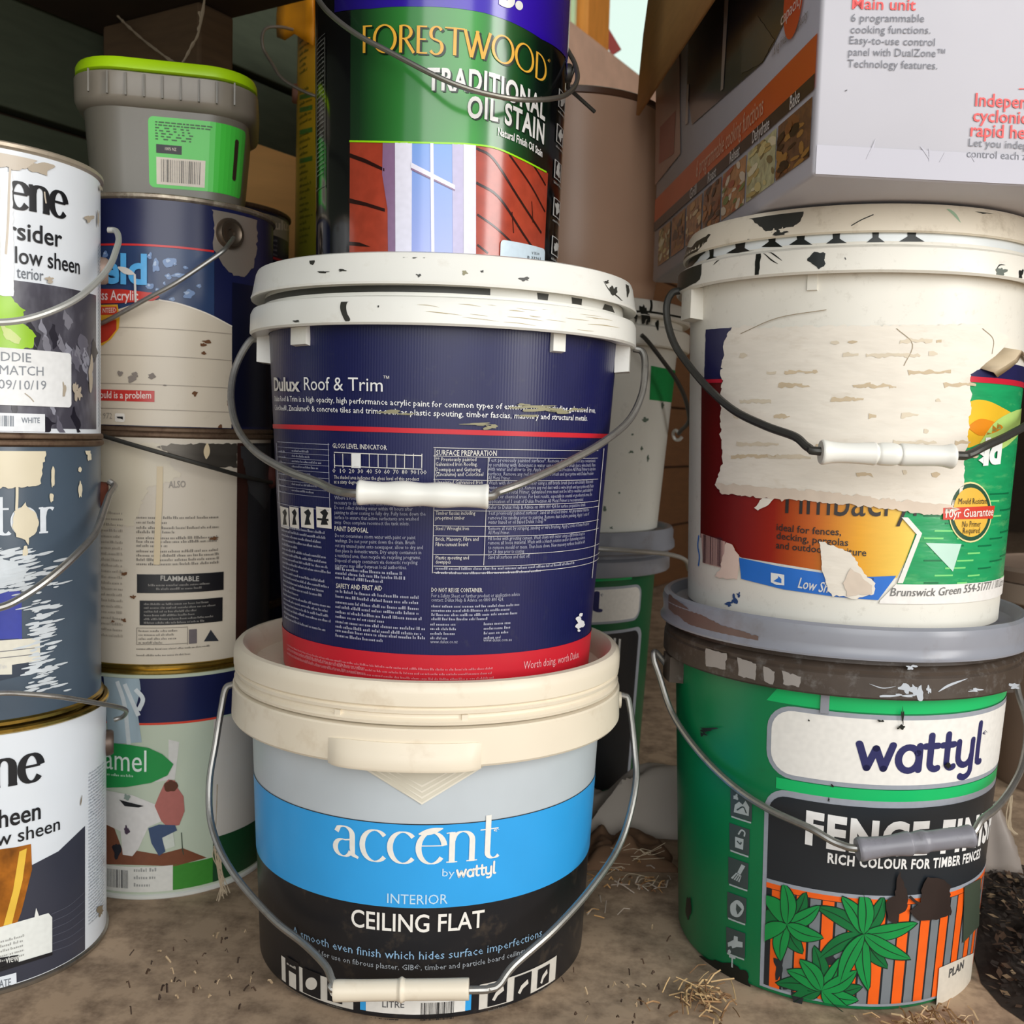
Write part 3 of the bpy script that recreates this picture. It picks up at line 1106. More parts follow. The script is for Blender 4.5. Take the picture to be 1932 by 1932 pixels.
for t_, xe in (('Do not contaminate storm water with paint or paint', 784), ('washings. Do not pour paint down the drain. Brush', 783), ('out any unused paint onto newspaper, allow to dry and', 798), ('then place in domestic waste. Dry empty containers in', 795), ('a ventilated area, then recycle via recycling programs.', 794), ('Disposal of empty containers via domestic recycling', 788), ('programs may differ between local authorities.', 768)):
    d.text(t_, [(634, yy), (xe, yy + 4)], 7, fw, 0, 4)
    yy += 9.4
d.para(634, 793, 1082, 1099, 3, 7, fw)
d.text('SAFETY AND FIRST AID', [(636, 1109), (722, 1114)], 9, gw, 0.008, 4)
for i, yy in enumerate((1123, 1133, 1144, 1153, 1163, 1172, 1182, 1191, 1199, 1208)):
    d.greek(635, random.choice((790, 796, 803)), yy + 2, 7, fw, 4, 1 if i not in (5, 9) else 0.6)
# left table, icons, side text
d.frame(526, 836, 623, 958, 1.0, fw, 4)
for k, yy in enumerate((846, 856, 866, 876, 888, 899, 910, 922, 934)):
    d.zrect(526, yy, 623, yy + 0.8, fw, 4)
    if k < 8:
        d.greek(529, 545, yy + 8, 5, fw, 4, 0.8)
        d.greek(553, 615, yy + 8, 5, fw, 4, random.uniform(0.4, 0.95))
for i, yy in enumerate(range(1003, 1184, 9)):
    d.greek(534 + (yy - 1000) * 0.03, 626, yy, 6, fw, 4, (0.45 if i % 5 == 4 else random.uniform(0.85, 1)))
d.g = 'icons'
for x0, x1 in ((532, 547), (549, 566), (570, 594), (599, 627)):
    d.zrect(x0, 957, x1, 996, ink('e3ddd3'), 4)
    w = x1 - x0
    d.poly([(x0 + w * .3, 990), (x0 + w * .45, 972), (x0 + w * .25, 966), (x0 + w * .6, 960), (x0 + w * .8, 968), (x0 + w * .65, 978), (x0 + w * .8, 990)], BLACK, 5)
d.zrect(601, 978, 622, 982, BLACK, 5)
d.g = 'lettering'
# surface preparation table
d.frame(818, 846, 1127, 1081, 1.0, gw, 4, xm=900)
d.text('SURFACE PREPARATION', [(823, 859), (936, 860)], 10, gw, 0.01, 4)
rows = (861, 905, 951, 963, 992, 1011, 1046, 1068)
for yy in rows:
    d.zrect(818, yy, 1126, yy + 0.9, gw, 4, xm=870)
zs = [d.zat(916, 1066), d.zat(916, 862)]
sv = d.h((916, 960))[0]
d.srect(sv, zs[0], sv + 0.00035, zs[1], gw, 4)
LC = ((870, '** Previously painted', 898), (879, 'Galvanised Iron Roofing,', 900), (889, 'Downpipes and Guttering', 906), (898, '(Zincalume) and ColorSteel', 911), (913, 'Unpainted Galvanised Iron', 910), (971, 'Timber fascias including', 896), (980, 'pre-primed timber', 876), (1000, 'Steel / Wrought Iron', 884), (1020, 'Brick, Masonry, Fibre and', 902), (1030, 'Fibre-cement board', 882), (1055, 'Plastic spouting and', 884), (1063, 'downpipes', 850))
for yy, t_, xe in LC:
    d.text(t_, [(822, yy), (xe, yy)], 7, gw, 0, 4)
RC = ((871, 'Test previously painted surfaces*. Remove dust, grease and any contaminants', 1121), (880, 'by scrubbing with detergent in water using a stiff bristle brush (not a wire brush). Rinse', 1121), (888, 'with water and allow to dry. Apply 1 coat of Dulux Precision All Metal Primer to any bare', 1121), (897, 'surfaces. Remove any red rust with a wire brush and spot prime with Dulux Precision', 1117), (905, 'All Metal Primer.', 962), (914, 'Wash with detergent and water using a stiff bristle brush (not a wire brush). Rinse with', 1116), (923, 'water and allow to dry. Remove any red dust with a wire brush and spot prime with Dulux', 1117), (931, 'Precision All Metal Primer. Galvanised iron must not be left to weather, particularly in', 1115), (940, 'coastal or chemical areas. For best results, especially in coastal or geothermal areas, the', 1114), (949, 'application of 1 coat of Dulux Precision All Metal Primer is recommended.', 1098), (960, 'Refer to Dulux Help & Advice on 0800 800 424 for surface preparation details.', 1102), (971, 'Test previously painted surfaces*. Sand all dressed timber. All grey timber must be', 1108), (980, 'removed by sanding prior to painting. Remove dust before painting. Apply 1 coat of', 1108), (988, 'water based or oil based Dulux 1-Step™', 1028), (1000, 'Remove all rust by scraping, sanding or wire brushing. Apply 2 coats of Dulux Precision', 1108), (1008, 'All Metal Primer.', 960), (1019, 'Fill holes with grouting cement. Wash down with water using a stiff bristle brush to', 1100), (1027, 'remove all loose material. Wash with a bleach solution and/or demossing solution', 1100), (1036, 'to remove mould or moss. Then hose down. New masonry surfaces should be left', 1100), (1044, 'for 28 days prior to coating.', 988), (1054, 'Sand all surfaces and dust off.', 998))
for yy, t_, xe in RC:
    q = [(920, yy), (930, yy), (xe, yy)]
    z = d.zat(920, yy)
    d.text(t_, q, 7, fw, 0, 4, True)
d.para(822, 1100, 1075, 1083, 2, 6, fw, xm=860)
d.text('DO NOT REUSE CONTAINER.', [(814, 1117), (862, 1117), (910, 1117)], 8, gw, 0.005, 4, True)
for yy, t_, xe in ((1127, 'For a Safety Sheet or further product or application advice', 979), (1135, 'contact: Dulux Help & Advice on 0800 800 424.', 949)):
    d.text(t_, [(814, yy), (880, yy), (xe, yy)], 7, fw, 0, 4, True)
d.para(814, 982, 1146, 1170, 4, 6, fw, xm=850)
d.para(812, 865, 1180, 1206, 4, 6, fw)
d.para(912, 966, 1178, 1204, 4, 6, fw)
d.text('www.dulux.co.nz', [(812, 1213), (863, 1213)], 6, fw, 0, 4)
d.text('www.dulux.com.au', [(911, 1210), (964, 1209)], 6, fw, 0, 4)
d.text('Worth doing, worth Dulux.', [(986, 1262), (1040, 1254), (1090, 1240)], 14, ink('e9a9ab'), 0, 4)
for k in range(5):
    d.greek(546, 690 if k < 2 else 930, 1232 + k * 9 + (0 if k < 2 else 12), 5, ink('d98086'), 4, 1, xm=560 if k < 2 else 760)
d.g = 'icons'
for x, y, r_ in ((1094, 1160, 3.5), (1090, 1168, 5), (1095, 1176, 6), (1089, 1181, 5), (1090, 1189, 2.5)):
    d.blob(x, y, r_, r_, ink('e6e6e6'), 4, 0.2)
d.g = 'paint_smear'
for x, y, rx, ry in ((735, 777, 18, 2.2), (765, 781, 14, 1.6), (1005, 768, 44, 3.4), (1028, 773, 30, 4.2), (985, 763, 16, 2), (1060, 776, 16, 3), (905, 800, 26, 2.2), (925, 806, 12, 4), (1000, 784, 22, 1.6), (1085, 772, 12, 2)):
    d.blob(x, y, rx, ry, m_smear, 6, 0.55)
d.build()
L_ = [(482, 640, .735), (472, 643, .733), (455, 669, .730), (440, 708, .725), (436, 756, .715), (448, 808, .70), (482, 852, .675), (540, 887, .64), (600, 910, .612), (636, 926, .600), (690, 932, .592)]
R_ = [(905, 938, .592), (940, 928, .597), (994, 908, .608), (1067, 874, .632), (1135, 836, .665), (1186, 794, .697), (1211, 743, .716), (1217, 690, .728), (1212, 664, .733), (1196, 658, .735)]
wire('bail', L_ + R_, 0.0025, b2, m_zinc)
grip(b2, (675, 929, .592), (922, 937, .592), [(0, 0.0068), (0.02, 0.0074), (0.08, 0.0068), (0.2, 0.0066), (0.35, 0.0076), (0.5, 0.0068), (0.65, 0.0075), (0.8, 0.0066), (0.93, 0.0068), (0.985, 0.0074), (1, 0.0066)], m_white)

# ---- top: black pail
OX = (-0.0585, 0.745, 0.4680)
b3 = thing('oil_stain_pail', 'glossy black pail with green and violet label, on top of the navy bucket', 'paint pail', OX)
m_gblk = M('glossy_black_tin', '0f1113', 0.10, 0, 0.2, 40, coat=0.5)
s3 = Cone(OX, 0.0853, 0.0, 0.0884, 0.175)
HF = 0.240
obj('body', lathe([(0, 0.002), (0.080, 0.002), (0.082, 0.0), (s3.r(0.002), 0.002), (s3.r(HF), HF)]), m_gblk, b3)
obj('lid', lathe([(0.0890, HF - 0.001), (0.0935, HF), (0.0942, HF + 0.003), (0.0940, HF + 0.012), (0.0925, HF + 0.014), (0.087, HF + 0.014), (0.085, HF + 0.009), (0, HF + 0.009)]), m_gblk, b3)
d = Dec(s3, b3)
d.g = 'label'
XR = (-0.052, 0.085)
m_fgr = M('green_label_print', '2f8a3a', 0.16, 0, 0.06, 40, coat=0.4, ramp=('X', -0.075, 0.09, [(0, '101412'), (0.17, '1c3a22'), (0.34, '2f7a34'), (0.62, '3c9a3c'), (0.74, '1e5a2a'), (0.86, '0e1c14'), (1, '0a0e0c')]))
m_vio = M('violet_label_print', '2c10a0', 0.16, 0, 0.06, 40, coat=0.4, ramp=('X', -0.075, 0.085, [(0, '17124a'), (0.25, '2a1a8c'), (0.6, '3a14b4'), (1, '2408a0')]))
sl, sr = d.h((628, 200))[0], d.h((1040, 300))[0]
vio = [(632, 24), (700, 17), (787, 13), (860, 16), (915, 25), (966, 43), (1020, 74), (1066, 108)]
lime = [(661, 267), (756, 269), (850, 271), (888, 273), (935, 280), (985, 302), (1029, 325)]
Vp = [d.h(p) for p in vio]
Lp = [d.h(p) for p in lime]
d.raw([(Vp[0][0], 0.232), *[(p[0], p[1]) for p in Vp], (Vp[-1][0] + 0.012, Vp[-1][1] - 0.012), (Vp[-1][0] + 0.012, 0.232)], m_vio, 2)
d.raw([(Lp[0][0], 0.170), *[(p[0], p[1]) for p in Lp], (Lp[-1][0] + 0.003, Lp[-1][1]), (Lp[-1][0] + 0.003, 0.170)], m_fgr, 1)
d.g = 'picture'
sh, shd = M('picture_red_shingle', 'a8412c', 0.18, 0, 0.3, 120, coat=0.4), ink('2c1210', 0.2, coat=0.3)
zb_ = 0.002
bot = [(Lp[0][0], zb_), (Lp[-1][0] + 0.003, zb_)]
d.raw([*[(p[0], p[1]) for p in Lp], (bot[1][0], Lp[-1][1]), bot[1], bot[0]], sh, 2)
d.line(lime, 3.4, ink('9be21a', 0.2), 4)
lil, pan_, mun = ink('8a6a8c', 0.2, coat=0.3), M('picture_sky_pane', '8fb2f0', 0.16, 0, 0.1, 20, coat=0.4, ramp=('Z', 0.0, 0.085, [(0, 'a9b2ee'), (1, '6f9fe8')])), ink('e6e4f2', 0.2, coat=0.3)
pb = 500
d.poly([(723, 270), (748, 270), (748, pb), (733, pb), (732, 395), (722, 330)], lil, 3)
d.poly([(746, 270), (778, 270), (777, pb), (747, pb)], mun, 4)
d.poly([(776, 271), (857, 272), (858, pb), (776, pb)], pan_, 3)
d.poly([(812, 271), (818, 271), (820, pb), (814, pb)], mun, 5)
d.poly([(776, 307), (858, 350), (858, 358), (776, 317)], mun, 5)
d.poly([(776, 317), (858, 358), (858, 361), (776, 321)], lil, 5)
d.poly([(853, 272), (876, 273), (876, pb), (854, pb)], ink('b9b2d2', 0.2, coat=0.3), 4)
d.poly([(874, 273), (897, 275), (897, pb), (874, pb)], mun, 5)
for pts in ([(660, 289), (690, 300), (726, 318), (726, 324), (690, 308), (660, 297)], [(659, 374), (690, 382), (727, 394), (727, 400), (690, 389), (659, 383)], [(659, 456), (680, 458), (700, 466), (680, 465), (659, 463)]):
    d.poly(pts, shd, 3)
for pts, w in (([(898, 280), (930, 300), (975, 370), (1020, 440)], 5), ([(898, 345), (940, 372), (985, 440), (1012, 480)], 5), ([(900, 405), (935, 430), (972, 465)], 4), ([(960, 292), (1000, 350), (1027, 400)], 4), ([(1000, 305), (1028, 350)], 4), ([(900, 462), (920, 478)], 4), ([(965, 400), (968, 440)], 2), ([(1002, 380), (1004, 420)], 2)):
    d.line(pts, w, shd, 3, 5)
d.g = 'lettering'
gold = ink('e6ad3c', 0.25)
gsh = ink('0f2413', 0.25)
bl = [(684, 101), (741, 100), (800, 102), (873, 107), (939, 117), (985, 133), (1028, 161)]
d.letters('FORESTWOOD', [(x + 2.5, y + 3) for x, y in bl], 52, gsh, 0.15, 0.06, 3, False, 0.05)
d.letters('FORESTWOOD', bl, 52, gold, 0.13, 0.055, 4, False, 0.05)
wcol = ink('e4e2de', 0.25)
for off, m_, ly in (((3, 3), gsh, 3), ((0, 0), wcol, 4)):
    d.text('TRADITIONAL', [(x + off[0], y + off[1]) for x, y in ((806, 170), (860, 171), (910, 174), (950, 186), (990, 205), (1026, 228))], 39, m_, 0.03, ly, sp=1.12)
    d.text('OIL STAIN', [(x + off[0], y + off[1]) for x, y in ((881, 222), (915, 224), (946, 231), (985, 248), (1024, 272))], 38, m_, 0.03, ly, sp=1.12)
d.text('Natural Finish Oil Stain', [(938, 255), (980, 272), (1021, 297)], 14, wcol, 0.02, 4)
d.text('®', [(1031, 118), (1037, 121)], 8, gold, 0, 4)
d.text('s.', [(940, 9), (985, 17)], 60, wcol, 0.04, 4)
d.g = 'sticker'
d.zrect(942, 455, 1025, 500, ink('cfe0ea', 0.3), 6, 8, xm=960)
d.text('V 35.00', [(1000, 480), (1014, 482)], 5, BLACK, 0, 7)
d.text('B 33961', [(992, 488), (1016, 491)], 5, BLACK, 0, 7)
d.g = 'icons'
for k, (x, y) in enumerate(((1059, 190), (1055, 255), (1051, 322), (1049, 393), (1046, 465))):
    d.zrect(x - 7, y - 18, x + 6, y + 18, ink('d8d8d4', 0.3), 3)
    d.zrect(x - 5.5, y - 16, x + 4.5, y + 16, ink('101214', 0.3), 4)
    d.blob(x - 0.5, y, 4, 11, ink('d8d8d4', 0.3), 5, 0.4)
    d.greek(x - 8, x + 6, y + 28, 6, ink('b8b8b4', 0.3), 3)
d.g = 'back_panel'
d.frame(598, 70, 615, 355, 1.2, ink('6a6a66', 0.3), 3)
for i in range(30):
    d.greek(600, 613, 80 + i * 8.6, 5, ink('8a8a86', 0.3), 3)
d.build()
pth = [(568, -60, .70), (601, 0, .675), (628, 31, .662), (675, 66, .652), (733, 97, .645), (811, 138, .638), (869, 163, .637), (927, 179, .642), (985, 188, .652), (1043, 186, .675), (1074, 175, .70), (1089, 151, .72), (1086, 124, .735), (1074, 100, .745), (1066, 88, .747)]
wire('bail', pth, 0.0017, b3, M('bail_wire', '8d8a80', 0.4, 0.8))
wire('bail_end', [(1074, 99, .745), (1084, 120, .748), (1076, 148, .75), (1072, 165, .752), (1090, 182, .765), (1122, 211, .775)], 0.0014, b3, m_wired)
lug(b3, s3.r(0.155), 0.155, 88, m_wired, 0.006)

# ================================================================== right stack: green bucket, torn-label bucket, cooker carton
WX = (0.2412, 0.7465, 0.0)
b4 = thing('plastic_bucket', 'green bucket with striped fence picture and brown painted rim, on the floor', 'paint bucket', WX)
s4 = Cone(WX, 0.1048, 0.0, 0.1158, 0.2106)
m_gr = M('green_bucket_plastic', '0b7a48', 0.34, 0, 0.12, 30, dirt=0.12, dirtcol='1c2a20')
m_gry = M('grey_lid_plastic', '8f9199', 0.28, 0, 0.1, 40, dirt=0.3, dirtcol='6a5c48', dscale=30)
m_brn = M('brown_painted_rim', '43382f', 0.5, 0, 0.3, 60, 0.2, dirt=0.4, dirtcol='7d7a76', dscale=110)
obj('body', lathe([(0, 0.003), (0.098, 0.003), (0.101, 0.0), (0.1035, 0.001), (s4.r(0.004), 0.004), (s4.r(0.215), 0.215)]), m_gr, b4)
obj('rim_skirt', lathe([(s4.r(0.212) + 0.0005, 0.2135), (0.1238, 0.2122), (0.1250, 0.2135), (0.1248, 0.2262), (0.1236, 0.2275), (0.1240, 0.2300), (0.1225, 0.2318), (0.1200, 0.2330), (0.1190, 0.2400)]), m_brn, b4)
s4l = Cone(WX, 0.1262, 0.2390, 0.1272, 0.2570)
obj('lid', lathe([(0.1185, 0.2385), (0.1255, 0.2368), (0.1282, 0.2372), (0.1284, 0.2385), (0.1268, 0.2405), (0.1262, 0.2450), (0.1272, 0.2520), (0.1262, 0.2560), (0.1240, 0.2578), (0.1215, 0.2572), (0.1195, 0.2535), (0.1180, 0.2505), (0.112, 0.2498), (0, 0.2498)]), m_gry, b4)
patch('clip', b4, s4.r(0.205), -21.2, -18.6, 0.1985, 0.2128, 0.0022, m_gry, 0.0006)
s4k = Cone(WX, 0.1250, 0.2138, 0.1248, 0.2262)
dk = Dec(s4k, b4)
dk.g = 'bare_patches'
bare = M('bare_grey_plastic', '9a948e', 0.4)
for x0, x1, y0, y1 in ((1330, 1372, 1222, 1256), (1392, 1428, 1240, 1275), (1440, 1462, 1255, 1285), (1476, 1512, 1265, 1290)):
    dk.poly([(x0, y0), (x1, y0 + 12), (x1 - 3, y1 + 8), (x0 + 2, y1)], bare, 1, 2.5)
for x, y, rx, ry in ((1712, 1300, 16, 10), (1730, 1306, 8, 12), (1752, 1302, 4, 8), (1700, 1312, 24, 3), (1838, 1302, 12, 3), (1912, 1295, 10, 6), (1600, 1240, 10, 3), (1720, 1258, 8, 4)):
    dk.blob(x, y, rx, ry, M('pale_scuff', 'b9bfc6', 0.4), 1, 0.8)
dk.line([(1770, 1305), (1790, 1293), (1825, 1280)], 5, M('pale_scuff', 'b9bfc6', 0.4), 1, 5, True)
dk.line([(1640, 1290), (1665, 1298), (1690, 1295)], 2, M('pale_scuff', 'b9bfc6', 0.4), 1, 5, True)
dk.build()
dll = Dec(s4l, b4)
dll.g = 'brown_wash'
dll.poly([(1262, 1120), (1300, 1150), (1360, 1178), (1430, 1200), (1440, 1222), (1380, 1212), (1310, 1185), (1262, 1150)], M('brown_film', '6e5a52', 0.45, 0, 0.2, 40), 1, 3)
dll.build()

d = Dec(s4, b4)
G1, GREY = M('bright_green_stripe', '10b866', 0.34, 0, 0.05, 40), ink('9a9fa8')
NAV, COAL = ink('26285c'), M('charcoal_label', '23282d', 0.34, 0, 0.1, 40)
SM = d.h((1640, 1500))[0]
R4 = s4.R
sE = math.radians(118) * R4
d.g = 'label'
z_w1, z_w0 = d.zat(1670, 1358), d.zat(1670, 1481)
sx = d.h((1455, 1420))[0]
gb = 0.0030
# bright green behind the panels
d.raw([(sx - 0.004, z_w1 + 0.004), (sE, z_w1 + 0.004), (sE, 0.2122), (sx + 0.004, 0.2122)], G1, 1)
d.srect(sx - gb, z_w0 - gb, sE, z_w1 + gb, GREY, 2, 0.017, (1, 0, 0, 1))
d.srect(sx, z_w0, sE - 0.012, z_w1, ink('ece9e2'), 3, 0.014, (1, 0, 0, 1))
z_c1 = d.zat(1640, 1523)
d.srect(sx + 0.004, z_c1 + 0.0042, sE, z_w0 - gb - 0.0005, G1, 2)
z_p = d.zat(1680, 1689)
sxb = d.h((1449, 1600))[0]
d.srect(sxb - gb, 0.004, sE, z_c1 + 0.0042, GREY, 2, 0.015, (0, 0, 0, 1))
d.srect(sxb, z_p, sE, z_c1, COAL, 3, 0.012, (0, 0, 0, 1))
d.g = 'lettering'
d.letters('wattyl', [(1612, 1450), (1730, 1455), (1848, 1434)], 52, NAV, 0.235, 0.235, 4, True, -0.02, '_', True)
d.text('®', [(1851, 1388), (1860, 1386)], 9, NAV, 0, 4)
wht = ink('f0efec')
d.text('FENCE FINISH', [(1519, 1588), (1640, 1608), (1760, 1607), (1866, 1571)], 56, wht, 0.045, 4, sp=1.14)
d.text('RICH COLOUR FOR TIMBER FENCES', [(1561, 1626), (1699, 1638), (1780, 1634), (1846, 1617)], 17, wht, 0.035, 4, sp=1.12)
# picture: striped fence, leaves
d.g = 'picture'
OR, GP, DKP = M('picture_orange', 'f0621a', 0.36, 0, 0.12, 90), M('picture_grey', '767c80', 0.36, 0, 0.12, 90), ink('20262a')
zf = 0.006
d.srect(sxb, zf, sE, z_p, DKP, 3)
d.srect(sxb, z_p - 0.0026, sE, z_p, GREY, 4)
d.srect(sxb, z_p - 0.0062, sE, z_p - 0.0026, OR, 4)
per = 0.0165
u = sxb + 0.004
while u < math.radians(62) * R4:
    d.srect(u, zf, u + per * 0.44, z_p - 0.0066, OR, 4)
    d.srect(u + per * 0.53, zf, u + per * 0.93, z_p - 0.0066, GP, 4)
    u += per
d.srect(u, zf, sE, z_p - 0.0066, M('picture_dark_red', '6a2414', 0.36), 4)
LF, LF2, LD = M('picture_leaf_green', '128a42', 0.36, 0, 0.2, 60), M('picture_leaf_dark', '0c6a36', 0.36, 0, 0.2, 60), ink('0c2a1c')
random.seed(11)


def leaf(x, y, ang, ln, wd, m_, lay):
    ca, sa = math.cos(ang), math.sin(ang)
    pts, mid = [], []
    for k in range(13):
        t = k / 12
        w_ = wd * math.sin(math.pi * t ** 0.85) ** 0.8
        bend = 6 * math.sin(math.pi * t)
        pts.append((t * ln, w_ + bend))
        mid.append((t * ln, bend))
    low = [(a, 2 * b2 - b1) for (a, b1), (_, b2) in zip(pts, mid)][::-1]
    clampq = lambda h: (max(sxb + 0.0003, h[0]), min(z_p - 0.001, max(0.0045, h[1])))
    rot = lambda q: (x + q[0] * ca - q[1] * sa, y + q[0] * sa + q[1] * ca)
    d.raw([clampq(d.h(rot(q))) for q in [(a * 1.03 - 1, b + (1.6 if i < 13 else -1.6)) for i, (a, b) in enumerate(pts + low[1:-1])]], LD, lay)
    d.raw([clampq(d.h(rot(q))) for q in pts + low[1:-1]], m_, lay + 0.5)
    if all(rot(q)[0] > 1456 for q in mid):
        d.line([rot(q) for q in mid], 1.6, LD, lay + 1, 2, True)


for (cx, cy), angs, ll in (((1486, 1742), (-168, -130, -95, -60, -30, 20, 62, 100, 150), 74), ((1628, 1760), (-150, -120, -92, -62, -12, 28, 55, 85, 115, 150), 98), ((1550, 1866), (-172, -150, -125, -100, -60, -30, -5, 15, 40, 150), 88)):
    for i, a in enumerate(angs):
        leaf(cx, cy, math.radians(a), ll * random.uniform(0.8, 1.1), 14, LF if i % 3 else LF2, 5 + (i % 3) * 1.6)
for x, y, rx, ry in ((1506, 1880, 10, 16), (1492, 1860, 12, 8), (1560, 1812, 20, 9), (1470, 1820, 9, 20)):
    d.blob(x, y, rx, ry, DKP, 5, 0.4)
d.g = 'dried_paint'
bs = M('brown_stain_splash', '2b1f1b', 0.45, 0, 0.3, 70, 0.15)
d.poly([(1694, 1640), (1702, 1660), (1710, 1690), (1708, 1712), (1694, 1722), (1688, 1740), (1672, 1732), (1668, 1700), (1684, 1685), (1688, 1660)], bs, 11, 3)
d.poly([(1745, 1652), (1772, 1654), (1788, 1668), (1786, 1700), (1790, 1722), (1760, 1732), (1728, 1734), (1712, 1716), (1732, 1700), (1736, 1672)], bs, 11, 3)
d.line([(1712, 1688), (1726, 1700), (1742, 1704)], 5, bs, 11)
for x, y, rx, ry in ((1340, 1375, 14, 4), (1332, 1384, 6, 4), (1570, 1480, 3, 3), (1563, 1507, 2, 4), (1695, 1370, 7, 5), (1700, 1350, 2, 14), (1660, 1358, 5, 2), (1784, 1442, 5, 5), (1527, 1357, 2, 2)):
    d.blob(x, y, rx, ry, m_paintbk, 11, 0.6)
d.blob(1300, 1715, 5, 22, m_paintbk, 2, 0.4)
d.poly([(1310, 1800), (1345, 1812), (1385, 1818), (1412, 1836), (1416, 1870), (1380, 1858), (1335, 1832)], m_paintbk, 2, 4)
d.g = 'icons'
ig, iw = ink('3f4a48'), ink('aeb6b4')
for k_, (x0, y0, x1, y1) in enumerate(((1379, 1488, 1420, 1542), (1377, 1552, 1415, 1606), (1375, 1616, 1413, 1670), (1373, 1682, 1409, 1734), (1371, 1748, 1407, 1800))):
    d.poly([(x0, y0), (x1, y0 + 13), (x1 - 1, y1 + 8), (x0, y1 - 4)], ig, 2)
    cx, cy = (x0 + x1) / 2, (y0 + y1) / 2 + 5
    if k_ == 0:
        d.poly([(cx - 14, cy + 12), (cx - 12, cy - 2), (cx - 4, cy - 8), (cx + 3, cy - 2), (cx + 8, cy - 10), (cx + 15, cy + 2), (cx + 14, cy + 19)], iw, 3)
        d.blob(cx - 10, cy - 16, 5, 5, iw, 3, 0.3)
        d.line([(cx - 8, cy + 8), (cx + 4, cy + 2), (cx + 10, cy + 14)], 2.5, ig, 4)
    elif k_ == 1:
        d.poly([(cx - 8, cy - 6), (cx + 8, cy - 1), (cx + 7, cy + 19), (cx - 8, cy + 14)], iw, 3)
        d.line([(cx - 2, cy - 10), (cx + 4, cy - 18), (cx + 10, cy - 14), (cx + 9, cy - 6)], 3, iw, 3)
        d.line([(cx - 4, cy + 2), (cx + 2, cy + 8), (cx + 4, cy + 4)], 2.5, ig, 4)
    elif k_ == 2:
        d.poly([(cx + 6, cy - 18), (cx + 13, cy - 14), (cx + 4, cy + 2), (cx - 2, cy - 2)], iw, 3)
        d.poly([(cx - 4, cy - 2), (cx + 6, cy + 4), (cx + 2, cy + 16), (cx - 14, cy + 8)], iw, 3)
        for e in (0, 1, 2):
            d.line([(cx - 2 + 3 * e, cy + 1 + 2 * e), (cx - 9 + 4 * e, cy + 10 + 2 * e)], 1.4, ig, 4)
    elif k_ == 3:
        d.blob(cx, cy + 1, 13, 16, iw, 3, 0.05)
        d.poly([(cx, cy - 9), (cx + 10, cy + 2), (cx + 2, cy + 12), (cx - 1, cy + 2)], ig, 4)
    else:
        d.poly([(cx - 15, cy - 1), (cx - 4, cy - 6), (cx - 3, cy - 14), (cx + 4, cy - 12), (cx + 4, cy - 4), (cx + 13, cy - 2), (cx + 13, cy + 8), (cx + 2, cy + 7), (cx - 6, cy + 10), (cx - 8, cy + 5), (cx - 14, cy + 7)], iw, 3)
        d.blob(cx - 12, cy + 16, 3, 4, iw, 3, 0.1)
    d.line([(x0 + 2, y1 - 2), (x1 - 2, y1 + 10)], 3, iw, 3)
d.text('T', [(1376, 1822), (1388, 1826)], 20, iw, 0.03, 2)
d.g = 'side_panel'
d.poly([(1815, 1672), (1846, 1655), (1842, 1745), (1812, 1778)], M('side_text_panel', '3f4a3c', 0.4), 8)
d.poly([(1768, 1824), (1832, 1796), (1824, 1870), (1762, 1898)], ink('d6cdbd'), 8)
d.text('PLAN', [(1785, 1842), (1812, 1824)], 14, ink('4a4a4a'), 0.02, 9)
d.build()
L_ = [('L', -0.124, 0, 0.203), (1236, 1230, .745), (1234, 1245, .742), (1244, 1275, .738), (1269, 1347, .725), (1318, 1418, .698), (1380, 1480, .668), (1447, 1525, .645), (1529, 1563, .622), (1583, 1592, .612), (1640, 1600, .606)]
R_ = [(1815, 1580, .606), (1836, 1572, .608), (1852, 1547, .615), (1881, 1523, .63), (1910, 1484, .655), (1930, 1438, .688), (1938, 1370, .718), ('L', 0.1330, -0.010, 0.190), ('L', 0.1325, -0.003, 0.2), ('L', 0.124, 0, 0.203)]
wire('bail', L_ + R_, 0.0023, b4, m_zinc)
grip(b4, (1617, 1603, .606), (1836, 1577, .606), [(0, 0.0066), (0.03, 0.0074), (0.10, 0.0068), (0.28, 0.0062), (0.44, 0.0074), (0.47, 0.0064), (0.56, 0.0072), (0.62, 0.0063), (0.75, 0.0064), (0.88, 0.0062), (0.97, 0.0070), (1, 0.006)], M('grey_grip_plastic', '84838a', 0.3, 0, 0.1, 60, dirt=0.35, dirtcol='3c3630', dscale=60))
for th in (-86, 86):
    patch('bail_ear', b4, s4.r(0.2), th - 5, th + 5, 0.193, 0.2132, 0.0105, m_brn, 0.001)

# ---- bucket with the torn label
TX = (0.240, 0.745, 0.2500)
b5 = thing('plastic_bucket', 'dirty white bucket with a torn label and black paint drips, under the carton', 'paint bucket', TX)
s5 = Cone(TX, 0.1075, 0.0, 0.1150, 0.2220)
m_dw = M('grubby_white_plastic', 'e4e0d4', 0.42, 0, 0.06, 25, 0.04, dirt=0.2, dirtcol='7a6a50', dscale=140)
m_dl = M('stained_lid_plastic', 'e2d8c4', 0.5, 0, 0.1, 25, 0.06, dirt=0.32, dirtcol='8a7350', dscale=60)
obj('body', lathe([(0, 0.003), (0.100, 0.003), (0.104, 0.0), (s5.r(0.003), 0.003), (s5.r(0.225), 0.225)]), m_dw, b5)
obj('rim_skirt', lathe([(s5.r(0.222) + 0.0005, 0.2245), (0.1238, 0.2225), (0.1252, 0.2240), (0.1243, 0.2375), (0.1228, 0.2388), (0.1186, 0.2400), (0.1180, 0.2420)]), m_dw, b5)
s5n = Cone(TX, 0.1180, 0.2415, 0.1172, 0.2490)
